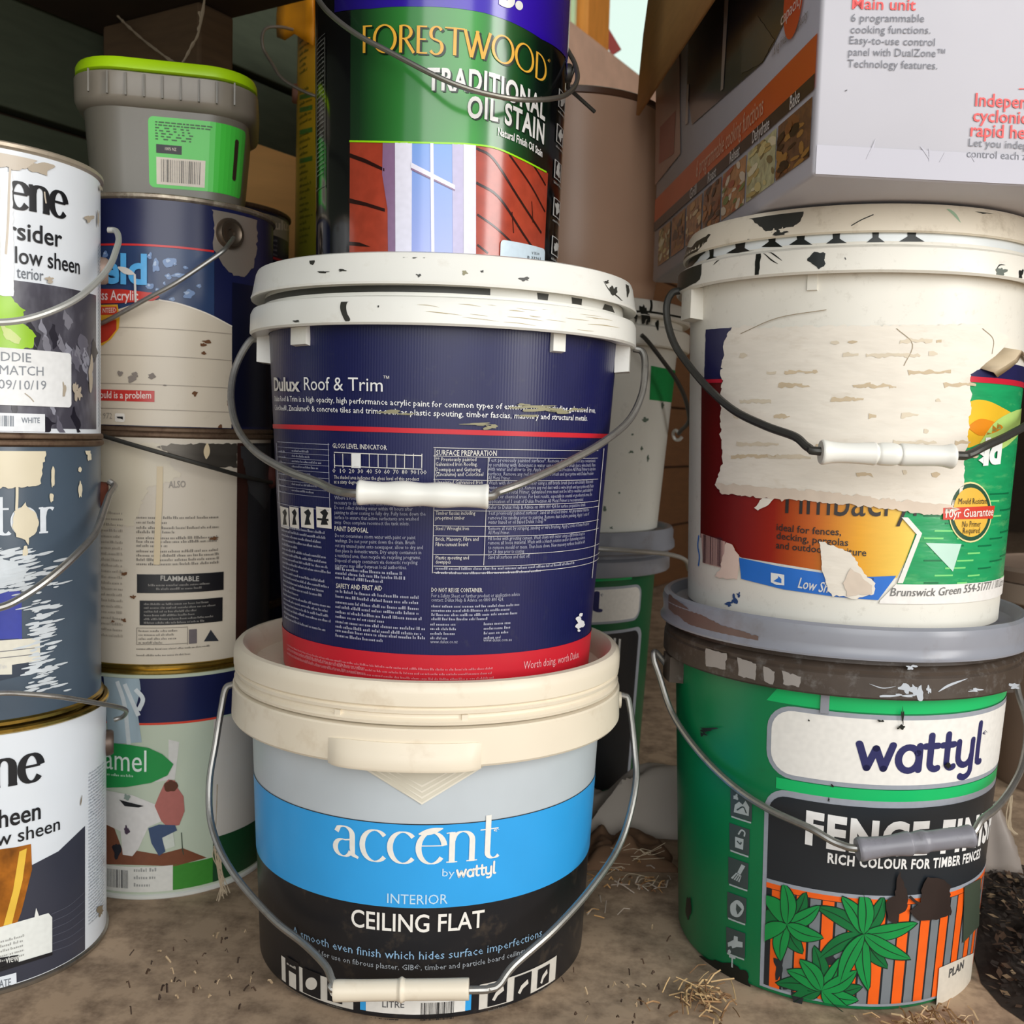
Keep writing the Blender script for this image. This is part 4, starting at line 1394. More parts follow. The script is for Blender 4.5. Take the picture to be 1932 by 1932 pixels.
obj('neck', lathe([(0.1180, 0.2410), (0.1172, 0.2495)]), M('clean_white_plastic', 'dfe4e4', 0.3), b5)
s5l = Cone(TX, 0.1212, 0.2490, 0.1180, 0.2625)
obj('lid', lathe([(0.1172, 0.2480), (0.1200, 0.2468), (0.1214, 0.2478), (0.1212, 0.2500), (0.1182, 0.2620), (0.1165, 0.2645), (0.1135, 0.2652), (0.110, 0.2645), (0.1085, 0.262), (0, 0.262)]), m_dl, b5)
for th in (-30,):
    patch('clip', b5, s5.r(0.215), th - 1.5, th + 1.5, 0.2135, 0.2250, 0.0018, m_dw, 0.0004)
for th in (-82, 84):
    patch('bail_ear', b5, s5.r(0.205), th - 5, th + 5, 0.2020, 0.2242, 0.0095, m_dw, 0.001)
q1, q2, q3 = Dec(s5n, b5), Dec(s5l, b5), Dec(Cone(TX, 0.1252, 0.2240, 0.1243, 0.2375), b5)
q2.zc = (0.2480, 0.2618)
q1.zc = (0.2412, 0.2480)
q3.zc = (0.2242, 0.2374)
q1.g, q2.g, q3.g = 'dried_paint', 'lid_paint', 'rim_paint'
for x, y, w in ((1343, 478, 5), (1397, 462, 12), (1457, 450, 9), (1511, 446, 10), (1578, 444, 9), (1652, 442, 8), (1720, 440, 11)):
    q1.poly([(x - w, y - 24), (x + w, y - 24), (x + w * 0.7, y + 6), (x + w * 2.2, y + 16), (x - w * 2.2, y + 16), (x - w * 0.7, y + 6)], m_paintbk, 1)
q1.poly([(1262, 500), (1330, 462), (1332, 474), (1290, 520)], m_paintbk, 1, 2)
q2.poly([(1408, 400), (1440, 392), (1514, 388), (1516, 408), (1506, 424), (1480, 432), (1445, 436), (1424, 420)], m_paintdk, 1, 3)
q2.poly([(1826, 388), (1850, 386), (1884, 392), (1880, 402), (1856, 404), (1832, 398)], m_paintdk, 1, 2)
q2.poly([(1290, 474), (1340, 440), (1338, 452), (1300, 490), (1290, 505)], m_paintdk, 1, 4)
for x, y, rx, ry in ((1470, 440, 12, 5), (1412, 455, 10, 4), (1372, 466, 8, 6), (1310, 492, 12, 8)):
    q2.blob(x, y, rx, ry, m_paintdk, 1, 0.6)
q2.line([(1606, 426), (1625, 415), (1648, 405)], 2, m_paintdk, 1)
q2.line([(1782, 390), (1800, 404), (1812, 420)], 6, M('faint_green_paint', '9bb89a', 0.5), 1, 5, True)
q3.poly([(1266, 525), (1325, 490), (1322, 528), (1300, 540), (1270, 560)], m_paintdk, 1, 2)
q3.poly([(1428, 466), (1438, 464), (1434, 500), (1432, 518), (1424, 520), (1425, 494)], m_paintbk, 1, 1)
q3.blob(1545, 488, 18, 12, m_paintbk, 1, 0.35)
q3.blob(1546, 499, 6, 8, m_paintbk, 1, 0.2)
for pts in ([(1440, 466), (1460, 480), (1476, 492)], [(1440, 476), (1455, 490), (1468, 498)], [(1346, 500), (1352, 494), (1358, 490)], [(1594, 486), (1596, 490)], [(1880, 508), (1886, 500), (1896, 500)]):
    q3.line(pts, 2.4, m_paintbk, 1, 4, True)
q3.blob(1888, 512, 9, 8, M('grey_paint_dab', '60685f', 0.4), 1, 0.5)
q3.blob(1926, 520, 4, 12, m_paintbk, 1, 0.5)
for q_ in (q1, q2, q3):
    q_.build()

d = Dec(s5, b5)
d.g = 'label'
warm = M('label_red_to_yellow', 'e0902a', 0.3, 0, 0.1, 90, 0.0, stretch=(1, 1, 6), ramp=('X', -0.108, 0.035, [(0, '5a1512'), (0.12, '7a1c14'), (0.26, '9c2418'), (0.42, 'c8641c'), (0.6, 'e8a420'), (0.82, 'f0d060'), (1, 'f2e08a')]))
grn = M('label_green', '1f9a5e', 0.26, 0, 0.25, 40, 0.12, stretch=(1, 1, 5), dirt=0.35, dirtcol='8ad68a', dscale=24)
blue, navy5, red5 = M('label_blue', '2a6fc8', 0.3, 0, 0.1, 60), M('label_navy', '23234e', 0.3, 0, 0.1, 60), M('label_crimson', 'c22136', 0.3)
pap = M('torn_paper_backing', 'e6ded0', 0.75, 0, 0.08, 50, 0.3, stretch=(1, 1, 3), dirt=0.2, dirtcol='b09a78', dscale=40)
pap2 = M('torn_paper_edge', 'c9b698', 0.8, 0, 0.15, 60, 0.3)
sL = d.h((1326, 900))[0]
d.poly([(1324, 712), (1700, 715), (1735, 1005), (1692, 1090), (1672, 1096), (1560, 1078), (1400, 1052), (1322, 1014)], warm, 1)
d.poly([(1333, 622), (1382, 618), (1370, 640), (1366, 715), (1330, 716)], navy5, 3, 1)
d.poly([(1330, 716), (1366, 715), (1364, 722), (1330, 723)], red5, 4, 0)
sR = math.radians(108) * s5.R
z1_, z2_ = d.zat(1850, 722), d.zat(1700, 1102)
d.raw([d.h((1735, 700)), (sR, z1_), (sR, z2_), d.h((1692, 1102)), d.h((1728, 1003)), d.h((1700, 975))], grn, 2)
d.raw([(d.h((1828, 700))[0], z1_ + 0.0135), (sR, z1_ + 0.0135), (sR, z1_ + 0.002), (d.h((1828, 720))[0], z1_ + 0.002)], navy5, 3)
d.raw([(d.h((1828, 700))[0], z1_ + 0.0035), (sR, z1_ + 0.0035), (sR, z1_), (d.h((1828, 720))[0], z1_)], red5, 4)
lf5, lf6 = M('label_leaf_yellow', 'e8b830', 0.26, 0, 0.2, 40), M('label_leaf_pale', 'b8d878', 0.26, 0, 0.2, 40)
d.poly([(1822, 760), (1846, 754), (1880, 764), (1930, 800), (1890, 830), (1850, 836), (1818, 840)], lf5, 3, smooth=True)
d.poly([(1846, 836), (1880, 792), (1932, 770), (1932, 800), (1890, 846)], lf6, 4, smooth=True)
d.poly([(1822, 806), (1850, 790), (1890, 806), (1850, 822)], M('label_leaf_orange', 'e08a20', 0.26), 4, smooth=True)
d.poly([(1745, 1024), (1812, 1026), (1796, 1078)], M('label_mint', 'bfe0d0', 0.26), 4)
for y in range(930, 1100, 14):
    for x in range(1742 + (y % 3) * 20, 1900, 62):
        d.zrect(x, y, x + random.uniform(18, 40), y + 3, M('label_plank_green', '0f6e44', 0.26) if random.random() < 0.6 else M('label_plank_lime', '7ed67e', 0.26), 3)
d.poly([(1700, 976), (1712, 976), (1738, 1006), (1702, 1100), (1692, 1100), (1728, 1008)], ink('e8e4dc'), 5)
zb0, zb1 = d.zat(1520, 1075), d.zat(1520, 1112)
d.poly([(1396, 1052), (1470, 1068), (1560, 1082), (1640, 1088), (1690, 1086), (1656, 1132), (1580, 1126), (1480, 1112), (1400, 1092)], blue, 4)
d.raw([d.h((1660, 1132)), (d.h((1690, 1098))[0], z2_), (sR, z2_), (sR, z2_ - 0.0118), d.h((1658, 1138))], ink('ece8e2'), 4)
d.g = 'lettering'
ch = ink('2c2624')
d.text('Timbacryl', [(1468, 967), (1590, 973), (1728, 973)], 58, ch, 0, 4)
d.text('ideal for fences,', [(1466, 1000), (1526, 1007), (1587, 1010)], 13, ch, 0.01, 4)
d.text('decking, pergolas', [(1466, 1016), (1530, 1024), (1600, 1030)], 13, ch, 0.01, 4)
d.text('and outdoor furniture', [(1465, 1034), (1550, 1043), (1634, 1049)], 13, ch, 0.01, 4)
d.text('Low Sheen', [(1506, 1108), (1545, 1116), (1590, 1120)], 19, ink('d8d8d4'), 0.01, 6, shear=0.25)
d.text('INTERIOR', [(1620, 1100), (1648, 1102)], 12, ch, 0, 6)
d.text('Brunswick Green 554-51777 / 10 Litre', [(1678, 1124), (1760, 1124), (1830, 1116), (1888, 1103)], 15, ink('6a6a68'), 0, 6, shear=0.15)
d.text('eld', [(1822, 878), (1884, 872)], 46, ink('f0f2ee'), 0.05, 6)
d.poly([(1456, 1080), (1481, 1084), (1481, 1104), (1466, 1103), (1456, 1098)], ink('e6e6e2'), 6)
d.poly([(1461, 1096), (1470, 1090), (1470, 1086), (1476, 1092), (1476, 1100)], blue, 7)
d.g = 'badge'
cx, cy, rx, ry = 1828, 966, 38, 54
el = lambda k: [d.h((cx + rx * k * math.cos(a * math.pi / 16), cy + ry * k * math.sin(a * math.pi / 16))) for a in range(32)]
d.raw(el(1.06), ink('e6d89a'), 5)
d.raw(el(1.0), ink('1c4a34'), 6)
d.raw(el(0.86), M('badge_yellow', 'e8b84a', 0.3), 7)
d.poly([(1776, 958), (1872, 954), (1868, 978), (1776, 980)], ink('cf3c2a'), 8)
d.text('10yr Guarantee', [(1780, 976), (1868, 972)], 15, ink('f2e6dc'), 0.01, 9)
d.text('Mould Resistant', [(1804, 951), (1858, 950)], 11, ink('3c3426'), 0, 9)
d.text('No Primer', [(1811, 994), (1845, 993)], 11, ink('3c3426'), 0, 9)
d.text('Required', [(1812, 1006), (1843, 1005)], 11, ink('3c3426'), 0, 9)
d.g = 'bar_code'
d.poly([(1324, 1006), (1370, 1022), (1366, 1072), (1328, 1062)], ink('c9a49a'), 3)
d.bars(1328, 1012, 1366, 1066, ink('4a2c34'), 20, 4, 1347)
d.g = 'torn_paper'
d.poly([(1383, 617), (1700, 614), (1860, 612), (1905, 640), (1880, 668), (1858, 690), (1830, 704), (1828, 760), (1822, 830), (1816, 900), (1810, 960), (1760, 968), (1680, 956), (1600, 948), (1520, 940), (1440, 936), (1360, 926), (1352, 908), (1366, 880), (1362, 800), (1364, 700), (1370, 640)], pap, 6, 5)
d.poly([(1356, 912), (1440, 918), (1560, 928), (1680, 942), (1790, 952), (1806, 962), (1770, 974), (1690, 962), (1600, 952), (1520, 946), (1440, 940), (1362, 930)], M('torn_paper_lip', 'd6c6b4', 0.85, 0, 0.15, 60, 0.4), 8, 5)
d.poly([(1440, 940), (1462, 942), (1448, 955), (1432, 962), (1426, 958)], pap, 8, 2)
d.poly([(1546, 1022), (1562, 1026), (1590, 1034), (1612, 1050), (1630, 1082), (1650, 1100), (1648, 1118), (1616, 1128), (1570, 1124), (1560, 1104), (1552, 1080), (1550, 1050)], pap, 8, 4)
d.poly([(1592, 1100), (1604, 1070), (1640, 1100), (1646, 1118), (1600, 1124)], M('torn_paper_lip', 'd6c6b4', 0.85), 10, 4)
d.poly([(1372, 1024), (1384, 1028), (1396, 1048), (1398, 1074), (1392, 1092), (1350, 1088), (1364, 1070)], M('pinkish_worn_paper', 'e2c9ba', 0.7, 0, 0.1, 40), 6, 3)
random.seed(5)
for y in (646, 670, 703, 729, 755, 784, 811, 838, 862, 893):
    x = 1372 + random.uniform(0, 30)
    while x < 1800:
        if random.random() < 0.5:
            ln = random.choice((8, 16, 30, 60, 80))
            yy = y + random.uniform(-3, 3) + (x - 1600) * 0.0
            d.poly([(x, yy - 3), (x + ln * 0.5, yy - 4), (x + ln, yy - 2), (x + ln, yy + 2), (x + ln * 0.5, yy + 3), (x, yy + 4)], pap2 if random.random() < 0.45 else M('torn_paper_shade', 'd6c9b2', 0.8, 0, 0.1, 60, 0.3), 7, 4)
        x += random.uniform(26, 90)
d.g = 'blue_smudge'
for x, y, rx, ry in ((1386, 1130, 5, 9), (1394, 1122, 4, 4), (1376, 1140, 6, 3)):
    d.blob(x, y, rx, ry, ink('2f4a7a'), 2, 0.6)
d.line([(1320, 1010), (1318, 1030), (1321, 1050), (1319, 1068)], 5, blue, 3)
for pts in ([(1400, 630), (1470, 600), (1560, 585)], [(1690, 620), (1720, 650), (1704, 690)], [(1850, 620), (1870, 640), (1868, 668)]):
    d.line(pts, 1.4, M('hairline_scratch', '9a8a70', 0.6), 7)
d.build()
# the curled flap of paper
bm = bmesh.new()
rows = []
P0, P1 = [(1846, 695), (1858, 684), (1874, 672), (1890, 656), (1932, 672)], [(1876, 712), (1890, 696), (1900, 684), (1912, 668), (1940, 690)]
for i, (a, b) in enumerate(zip(P0, P1)):
    ha, hb_ = s5.hit(*a), s5.hit(*b)
    lift = 0.0022 + 0.0045 * math.sin(math.pi * i / 4)
    rows.append([bm.verts.new(s5.pos(ha[0], ha[1], 0.0016)), bm.verts.new(s5.pos((ha[0] + hb_[0]) / 2, (ha[1] + hb_[1]) / 2, lift + 0.003)), bm.verts.new(s5.pos(hb_[0], hb_[1], lift))])
for A, B in zip(rows, rows[1:]):
    for k in range(2):
        bm.faces.new((A[k], B[k], B[k + 1], A[k + 1]))
o = obj('paper_flap', bm, pap2, b5)
sm = o.modifiers.new('thickness', 'SOLIDIFY')
sm.thickness = 0.0006
L_ = [(1285, 548, .745), (1268, 553, .744), (1258, 575, .742), (1260, 610, .738), (1272, 648, .73), (1294, 682, .718), (1333, 729, .69), (1384, 774, .66), (1445, 804, .632), (1500, 824, .615), (1526, 845, .606), (1560, 852, .602)]
R_ = [(1790, 859, .602), (1826, 858, .604), (1858, 842, .61), (1905, 820, .632), (1950, 790, .67), (1966, 740, .70), ('L', 0.1300, -0.030, 0.165), ('L', 0.1310, -0.010, 0.195), ('L', 0.1300, -0.002, 0.208), ('L', 0.121, 0, 0.212)]
wire('bail', L_ + R_, 0.0026, b5, m_wired)
grip(b5, (1548, 853, .602), (1799, 861, .602), [(0, 0.0068), (0.02, 0.0074), (0.09, 0.0064), (0.2, 0.0060), (0.36, 0.0066), (0.405, 0.0068), (0.42, 0.0058), (0.45, 0.0067), (0.54, 0.0068), (0.59, 0.0058), (0.61, 0.0067), (0.75, 0.0064), (0.9, 0.0062), (0.98, 0.0074), (1, 0.0068)], m_white)

# ---- cooker carton
ZB = TX[2] + 0.2665
c0 = on_floor(1533, 331, ZB)
dep = ray(817, 792)
dep = Vector((dep.x, dep.y, 0)).normalized()
rgt = Vector((dep.y, -dep.x, 0))
LEN, WID, HGT = 0.415, 0.42, 0.335
BX = c0 + dep * LEN / 2 + rgt * WID / 2
b6 = thing('cooker_carton', 'large white printed cooker carton with an open brown flap, on the dirty white bucket', 'cardboard box', BX)
m_card = M('white_carton_board', 'bebcc3', 0.42, 0, 0.05, 20, 0.03)
m_kraft = M('brown_cardboard', 'd09e60', 0.8, 0, 0.12, 30, 0.05, stretch=(1, 1, 5))
o0 = c0 - BX
rot = Matrix((rgt, dep, Vector((0, 0, 1)))).transposed().to_4x4()
bm = bmesh.new()
box(bm, (-WID / 2, -LEN / 2, 0), (WID / 2, LEN / 2, HGT), rot, 0.0025)
obj('body', bm, m_card, b6, smooth=50)
fl = Plane(BX, c0 - rgt * 0.0005 + dep * LEN, -dep, (0, 0, 1))
ff = Plane(BX, c0 - dep * 0.0002, rgt, (0, 0, 1))
# open flap: inner brown side hangs outside the long face
fh = 0.183
A_ = o0 + dep * 0.004 + Vector((0, 0, HGT)) - rgt * 0.001
bm = bmesh.new()
out = (-rgt * 0.10 + Vector((0, 0, -1))).normalized()
rows = []
for k in range(6):
    t = k / 5
    rows.append([bm.verts.new(A_ + dep * (LEN - 0.008) * e + out * fh * t - rgt * (0.004 * math.sin(t * 3.1))) for e in (0, 0.25, 0.5, 0.75, 1)])
for A, B in zip(rows, rows[1:]):
    for k in range(4):
        bm.faces.new((A[k], A[k + 1], B[k + 1], B[k]))
o = obj('flap', bm, m_kraft, b6, 'plain brown open flap')
sm = o.modifiers.new('thickness', 'SOLIDIFY')
sm.thickness = 0.003
sm.offset = 1

d = Dec(fl, b6)
d.g = 'side_print'
orr = M('orange_print_band', 'e0661f', 0.3, 0, 0.06, 20, ramp=None)
hit = fl.hit
z_o1, z_o0, z_k0 = hit(1545, 60)[1], hit(1543, 134)[1], hit(1538, 168)[1]
d.srect(0.002, z_k0 + 0.001, LEN - 0.002, z_o1, M('orange_print', 'd65a22', 0.3, 0, 0.08, 20), 1)
d.srect(0.002, z_k0, LEN - 0.002, z_o0, ink('2a2226', 0.3), 2)
food = [M('photo_food_%d' % i, c, 0.3, 0, 0.75, 130, dirt=0.5, dirtcol=c2, dscale=70) for i, (c, c2) in enumerate((('6a4a38', 'b07a48'), ('d8c89a', '8a7450'), ('c08a5c', '7a5030'), ('8c5a3c', 'c08a50'), ('b07a50', '5a3826'), ('a86a40', 'd0a060'), ('b08250', '6a4828')))]
fx = [1533, 1467, 1412, 1367, 1332, 1301, 1274, 1250]
za, zb2 = z_k0 - 0.003, hit(1500, 316)[1]
for i in range(len(fx) - 1):
    a = hit(fx[i] - (3 if i == 0 else 1.5), 250)[0]
    b = hit(fx[i + 1] + 1.5, 250)[0]
    d.srect(b, zb2, a, za, food[i % 7], 1)
    pal = (('241812', '8a5630', '3c2618', 'b08040'), ('f0e6c0', 'c8b070', '8a7a50', 'e0d090'), ('e8d8c0', 'b05a40', '7a8a48', 'd09060'), ('2c1a12', 'c07a3c', '5a3420', '8a4a28'), ('d8a060', '6a3a22', 'b06a38', 'f0d0a0'))[i % 5]
    for k in range(26):
        u_, v_ = random.uniform(a, b), random.uniform(zb2, za)
        rx_, rz_ = random.uniform(0.05, 0.2) * abs(a - b), random.uniform(0.03, 0.12) * abs(za - zb2)
        tl = random.uniform(-0.8, 0.8)
        d.raw([(min(max(a, b), max(min(a, b), u_ + rx_ * math.cos(t * 0.785))), min(za, max(zb2, v_ + rz_ * math.sin(t * 0.785) + tl * rz_ * math.cos(t * 0.785)))) for t in range(8)], ink(random.choice(pal), 0.3), 1.2 + k * 0.07)
zt_ = (z_o0 + z_k0) / 2 - 0.004
for t_, x0, x1 in (('Bake', 1492, 1510), ('Dehydrate', 1424, 1455), ('Reheat', 1383, 1401), ('Roast', 1343, 1358), ('Grill', 1310, 1322)):
    a, b = hit(x0, 200)[0], hit(x1, 200)[0]
    vs, fs = text_mesh(t_, 0.01, 2)
    xa, xb = min(v[0] for v in vs), max(v[0] for v in vs)
    d.add([(a + (x - xa) / (xb - xa) * (b - a), zt_ + y / CAPH * 0.008) for x, y in vs], fs, ink('e8e4e0', 0.3), 3)
vs, fs = text_mesh('6 programmable cooking functions', 0.0, 3)
xa, xb = min(v[0] for v in vs), max(v[0] for v in vs)
a, b = hit(1318, 260)[0], hit(1442, 200)[0]
zz = (z_o1 + z_o0) / 2 - 0.006
d.add([(a + (x - xa) / (xb - xa) * (b - a), zz + y / CAPH * 0.013) for x, y in vs], fs, ink('e8b898', 0.3), 3)
# cooker picture
d.poly([(1326, 20), (1345, -30), (1530, -300), (1500, 0), (1462, 80), (1440, 118), (1306, 235), (1296, 170), (1300, 60)], M('cooker_photo_dark', '1e1e26', 0.22, 0, 0.5, 8, coat=0.3), 1)
d.poly([(1400, 60), (1430, 30), (1462, 75), (1440, 118), (1400, 140)], M('cooker_photo_mid', '43403f', 0.22, 0, 0.3, 8, coat=0.3), 2, 2)
d.poly([(1370, -30), (1378, -30), (1366, 168), (1361, 172)], M('cooker_photo_glint', 'a8988c', 0.25), 3)
d.poly([(1297, 160), (1301, 158), (1299, 232), (1294, 235)], M('cooker_photo_glint', 'a8988c', 0.25), 3)
d.poly([(1238, 150), (1282, 80), (1284, 290), (1236, 350)], M('cooker_photo_warm', 'b08a78', 0.35, 0, 0.4, 14), 1)
d.poly([(1246, 240), (1276, 208), (1272, 290), (1244, 310)], M('cooker_photo_red', '9a4a3a', 0.35, 0, 0.4, 20), 2)
cc = hit(1500, -8)
d.raw([(cc[0] + 0.017 * math.cos(k * math.pi / 20), cc[1] + 0.024 * math.sin(k * math.pi / 20)) for k in range(40)], M('orange_disc', 'd84a22', 0.3), 4)
for t_, xx, yy, w_ in (('capacity', 1497, 30, 0.024),):
    q_ = hit(1476, 50)
    q2_ = hit(1516, 18)
    vs, fs = text_mesh(t_, 0.005, 3)
    xa, xb = min(v[0] for v in vs), max(v[0] for v in vs)
    d.add([(q_[0] + (x - xa) / (xb - xa) * (q2_[0] - q_[0]), q_[1] + y / CAPH * 0.0075) for x, y in vs], fs, ink('f0dcd0', 0.3), 5)
q_, q2_ = hit(1458, 108), hit(1524, 54)
vs, fs = text_mesh('1.8 kg fries/total capacity', 0.0, 2)
xa, xb = min(v[0] for v in vs), max(v[0] for v in vs)
d.add([(q_[0] + (x - xa) / (xb - xa) * (q2_[0] - q_[0]), q_[1] + y / CAPH * 0.006) for x, y in vs], fs, ink('7a7472', 0.3), 3)
d.build()
d = Dec(ff, b6)
d.g = 'front_print'
rd, gy = ink('e2504e', 0.4), ink('6f7078', 0.4)
d.text('Main unit', [(1607, 17), (1727, 20)], 21, rd, 0.012, 2)
for t_, a, b in (('6 programmable', (1605, 41), (1743, 42)), ('cooking functions.', (1604, 63), (1755, 64)), ('Easy-to-use control', (1602, 83), (1763, 87)), ('panel with DualZone™', (1600, 105), (1782, 108)), ('Technology features.', (1598, 127), (1768, 131))):
    d.text(t_, [a, b], 14.5, gy, 0, 2)
d.text('Independent', [(1839, 200), (1995, 208)], 24, rd, 0.014, 2)
d.text('cyclonic', [(1835, 229), (1938, 234)], 23, rd, 0.014, 2)
d.text('rapid heating', [(1830, 257), (1995, 265)], 24, rd, 0.014, 2)
d.text('Let you independently', [(1827, 276), (2010, 286)], 14.5, gy, 0, 2)
d.text('control each zone', [(1823, 297), (1965, 304)], 14.5, gy, 0, 2)
d.poly([(1922, 167), (1935, 167), (1935, 169), (1922, 169)], rd, 2)
d.line([(1594, 172), (1598, 170)], 1.5, ink('3a3a3c'), 2)
d.g = 'clear_tape'
tape = M('clear_packing_tape', 'b9b7c0', 0.4, 0, 0.05, 12, 0.1)
d.srect(0.0015, 0.0008, 0.40, 0.0165, tape, 1)
for x, y, x2, y2 in ((1634, 300, 1652, 262), (1736, 276, 1752, 300), (1752, 280, 1752, 305), (1782, 288, 1772, 306), (1830, 292, 1838, 306)):
    d.line([(x, y), ((x + x2) / 2 + 2, (y + y2) / 2), (x2, y2)], 4, tape, 2, 4, True)
d.build()
bt = Plane(BX, c0 + rgt * 0.001 + dep * 0.001 - Vector((0, 0, 0.0002)), rgt, dep)

# ================================================================== near left stack of three steel cans
m_wcan = M('white_can_print', 'e6ebf0', 0.3, 0, 0.04, 30)
RL = 0.0833
xL, yL = -0.3665, 0.70
H1, H2, H3 = 0.1745, 0.1815, 0.181
m_char = M('charcoal_fabric_print', '4a4852', 0.3, 0, 0.5, 26, stretch=(1, 1, 0.5), dirt=0.4, dirtcol='9a9aa4', dscale=22)
m_slate = M('slate_can_print', '4e5c6a', 0.28, 0, 0.12, 30)
m_slate2 = M('dark_slate_print', '3c3e4a', 0.32, 0, 0.15, 30)
GRP = None
# lowest
c1 = can('paint_can', 'white and dark slate paint can with gold rim, on the floor at the far left', (xL, yL, 0), RL, H1, (m_wcan, m_steel, m_gold))
sc1 = Cone((xL, yL, 0), RL - 0.0016, 0, RL - 0.0016, 0.17)
d = Dec(sc1, c1)
d.zc = (0.0046, 0.1675)
d.g = 'label'
d.poly([(-70, 1664), (0, 1650), (60, 1632), (110, 1606), (160, 1558), (160, 1796), (100, 1838), (0, 1868), (-70, 1872)], m_slate2, 1)
d.poly([(-60, 1612), (0, 1602), (30, 1598), (58, 1592), (60, 1640), (40, 1720), (28, 1752), (-60, 1780)], M('amber_lamp_picture', 'a8641c', 0.3, 0, 0.8, 60, dirt=0.5, dirtcol='3a1a08', dscale=40), 2)
d.poly([(36, 1606), (50, 1600), (42, 1660), (22, 1742), (6, 1746), (24, 1680)], M('yellow_lamp_picture', 'f2c24a', 0.3, 0, 0.2, 60), 3)
for k in range(6):
    d.line([(96, 1725 + k * 14), (130, 1708 + k * 15), (158, 1684 + k * 16)], 1.2, ink('5a5c68'), 2)
d.poly([(-60, 1758), (0, 1748), (90, 1722), (97, 1730), (97, 1796), (0, 1832), (-60, 1842)], ink('eef0ea'), 4)
d.poly([(-60, 1836), (0, 1824), (97, 1795), (97, 1801), (0, 1832), (-60, 1846)], ink('1c1c20'), 5)
d.poly([(-40, 1832), (-40, 1812), (34, 1800), (34, 1820)], ink('1c1c20'), 5)
d.poly([(-60, 1850), (0, 1842), (30, 1834), (31, 1868), (0, 1874), (-60, 1880)], ink('e6ecf2'), 4)
for k in range(5):
    d.greek(-30, 90, 1770 + k * 9, 6, ink('a8a8a4'), 5, 0.6, xm=30)
d.poly([(64, 1729), (67, 1712), (72, 1726), (70, 1732)], ink('f0f0ea'), 4)
d.g = 'lettering'
d.letters('ne', [(-20, 1486), (30, 1480), (78, 1469)], 52, BLACK, 0.3, 0.09, 3, True, 0.02)
d.text('heen', [(-3, 1560), (40, 1553), (76, 1546)], 33, BLACK, 0.015, 3, True)
d.text('w sheen', [(-8, 1594), (50, 1584), (112, 1571)], 25, BLACK, 0.005, 3, True)
d.text('ATE', [(-2, 1862), (20, 1858)], 14, ink('6a7078'), 0, 6)
d.text('view', [(10, 1816), (34, 1811)], 14, ink('e6e6e0'), 0, 6)
d.g = 'fine_print'
for k in range(46):
    y = 1452 + k * 6.2
    d.greek(166, 196, y, 4, ink('9aa2ac'), 3, 0.95)
d.g = 'scuff'
d.blob(188, 1718, 5, 12, M('brown_scuff', '8a7a62', 0.7), 4, 0.6)
d.line([(153, 1500), (151, 1512), (150, 1520)], 3, M('brown_scuff', '8a7a62', 0.7), 4, 3, True)
d.build()
lug(c1, RL, 0.136, 112, M('brown_lug', '6a5a50', 0.4, 0.5))
wire('bail', [(-140, 1345, .603), (-60, 1318, .604), (0, 1308, .608), (60, 1310, .617), (120, 1316, .63), (180, 1326, .655), (222, 1334, .685), (238, 1341, .712), (232, 1352, .728), (216, 1358, .729)], 0.0016, c1, m_zinc)

# second
c2 = can('paint_can', 'slate grey paint can splashed with cream paint, between two white cans at far left', (xL - 0.0035, yL, H1 + 0.0005), RL, H2, (m_slate, m_gold, m_rustrim))
sc2 = Cone((xL - 0.0035, yL, H1 + 0.0005), RL - 0.0016, 0, RL - 0.0016, 0.17)
d = Dec(sc2, c2)
d.zc = (0.0046, 0.1745)
d.g = 'lettering'
lwh = ink('e2e8ee')
d.letters('tor', [(-16, 1012), (40, 1008), (103, 1003)], 50, lwh, 0.24, 0.07, 2, True, 0.05)
d.g = 'label'
d.poly([(-60, 1118), (0, 1114), (34, 1113), (40, 1120), (41, 1206), (-60, 1220)], ink('3c48a8', 0.3), 2)
d.poly([(-60, 1214), (0, 1206), (74, 1202), (76, 1266), (0, 1284), (-60, 1290)], ink('3a4452', 0.3), 2)
d.poly([(-60, 1216), (0, 1208), (74, 1203), (75, 1246), (22, 1254), (22, 1272), (-60, 1274)], ink('e6e2d2', 0.3), 3)
for y in (1226, 1238):
    d.line([(-50, y + 8), (0, y + 3), (74, y - 5)], 1.4, ink('6a6a70'), 4)
d.text('Date', [(0, 1262), (12, 1260)], 9, ink('d8d8d8'), 0, 4)
d.g = 'dried_paint'
cr = M('spilt_cream_paint', 'e3d8bc', 0.35, 0, 0.08, 40, 0.1)
d.poly([(-80, 842), (0, 840), (60, 836), (100, 838), (86, 850), (78, 880), (76, 912), (60, 918), (0, 920), (-80, 922)], cr, 5, 4)
d.poly([(26, 965), (40, 955), (46, 948), (52, 958), (66, 968), (72, 985), (68, 1002), (54, 1016), (52, 1028), (46, 1018), (30, 1012), (22, 995)], cr, 5, 2)
d.line([(31, 915), (31, 935), (30, 962)], 5, cr, 5)
d.blob(46, 1040, 5, 10, cr, 5, 0.3)
for x, y, rx, ry in ((98, 900, 3.5, 22), (95, 938, 4, 9), (148, 886, 3, 5), (149, 925, 3.5, 15), (164, 848, 5, 14), (166, 862, 4, 8)):
    d.blob(x, y, rx, ry, cr, 5, 0.25)
pale = M('wiped_pale_paint', 'd5dce0', 0.4, 0, 0.15, 90, 0.2)
random.seed(21)
for i in range(230):
    top = i < 120
    y = random.uniform(1036, 1122) if top else random.uniform(1130, 1306)
    x = random.gauss(28, 26) if top else random.gauss(78, 14)
    ln = random.uniform(10, 40)
    d.line([(x - ln / 2, y + ln * 0.10), (x, y), (x + ln / 2, y - ln * 0.14)], random.uniform(2, 6), pale, 4, 2, True)
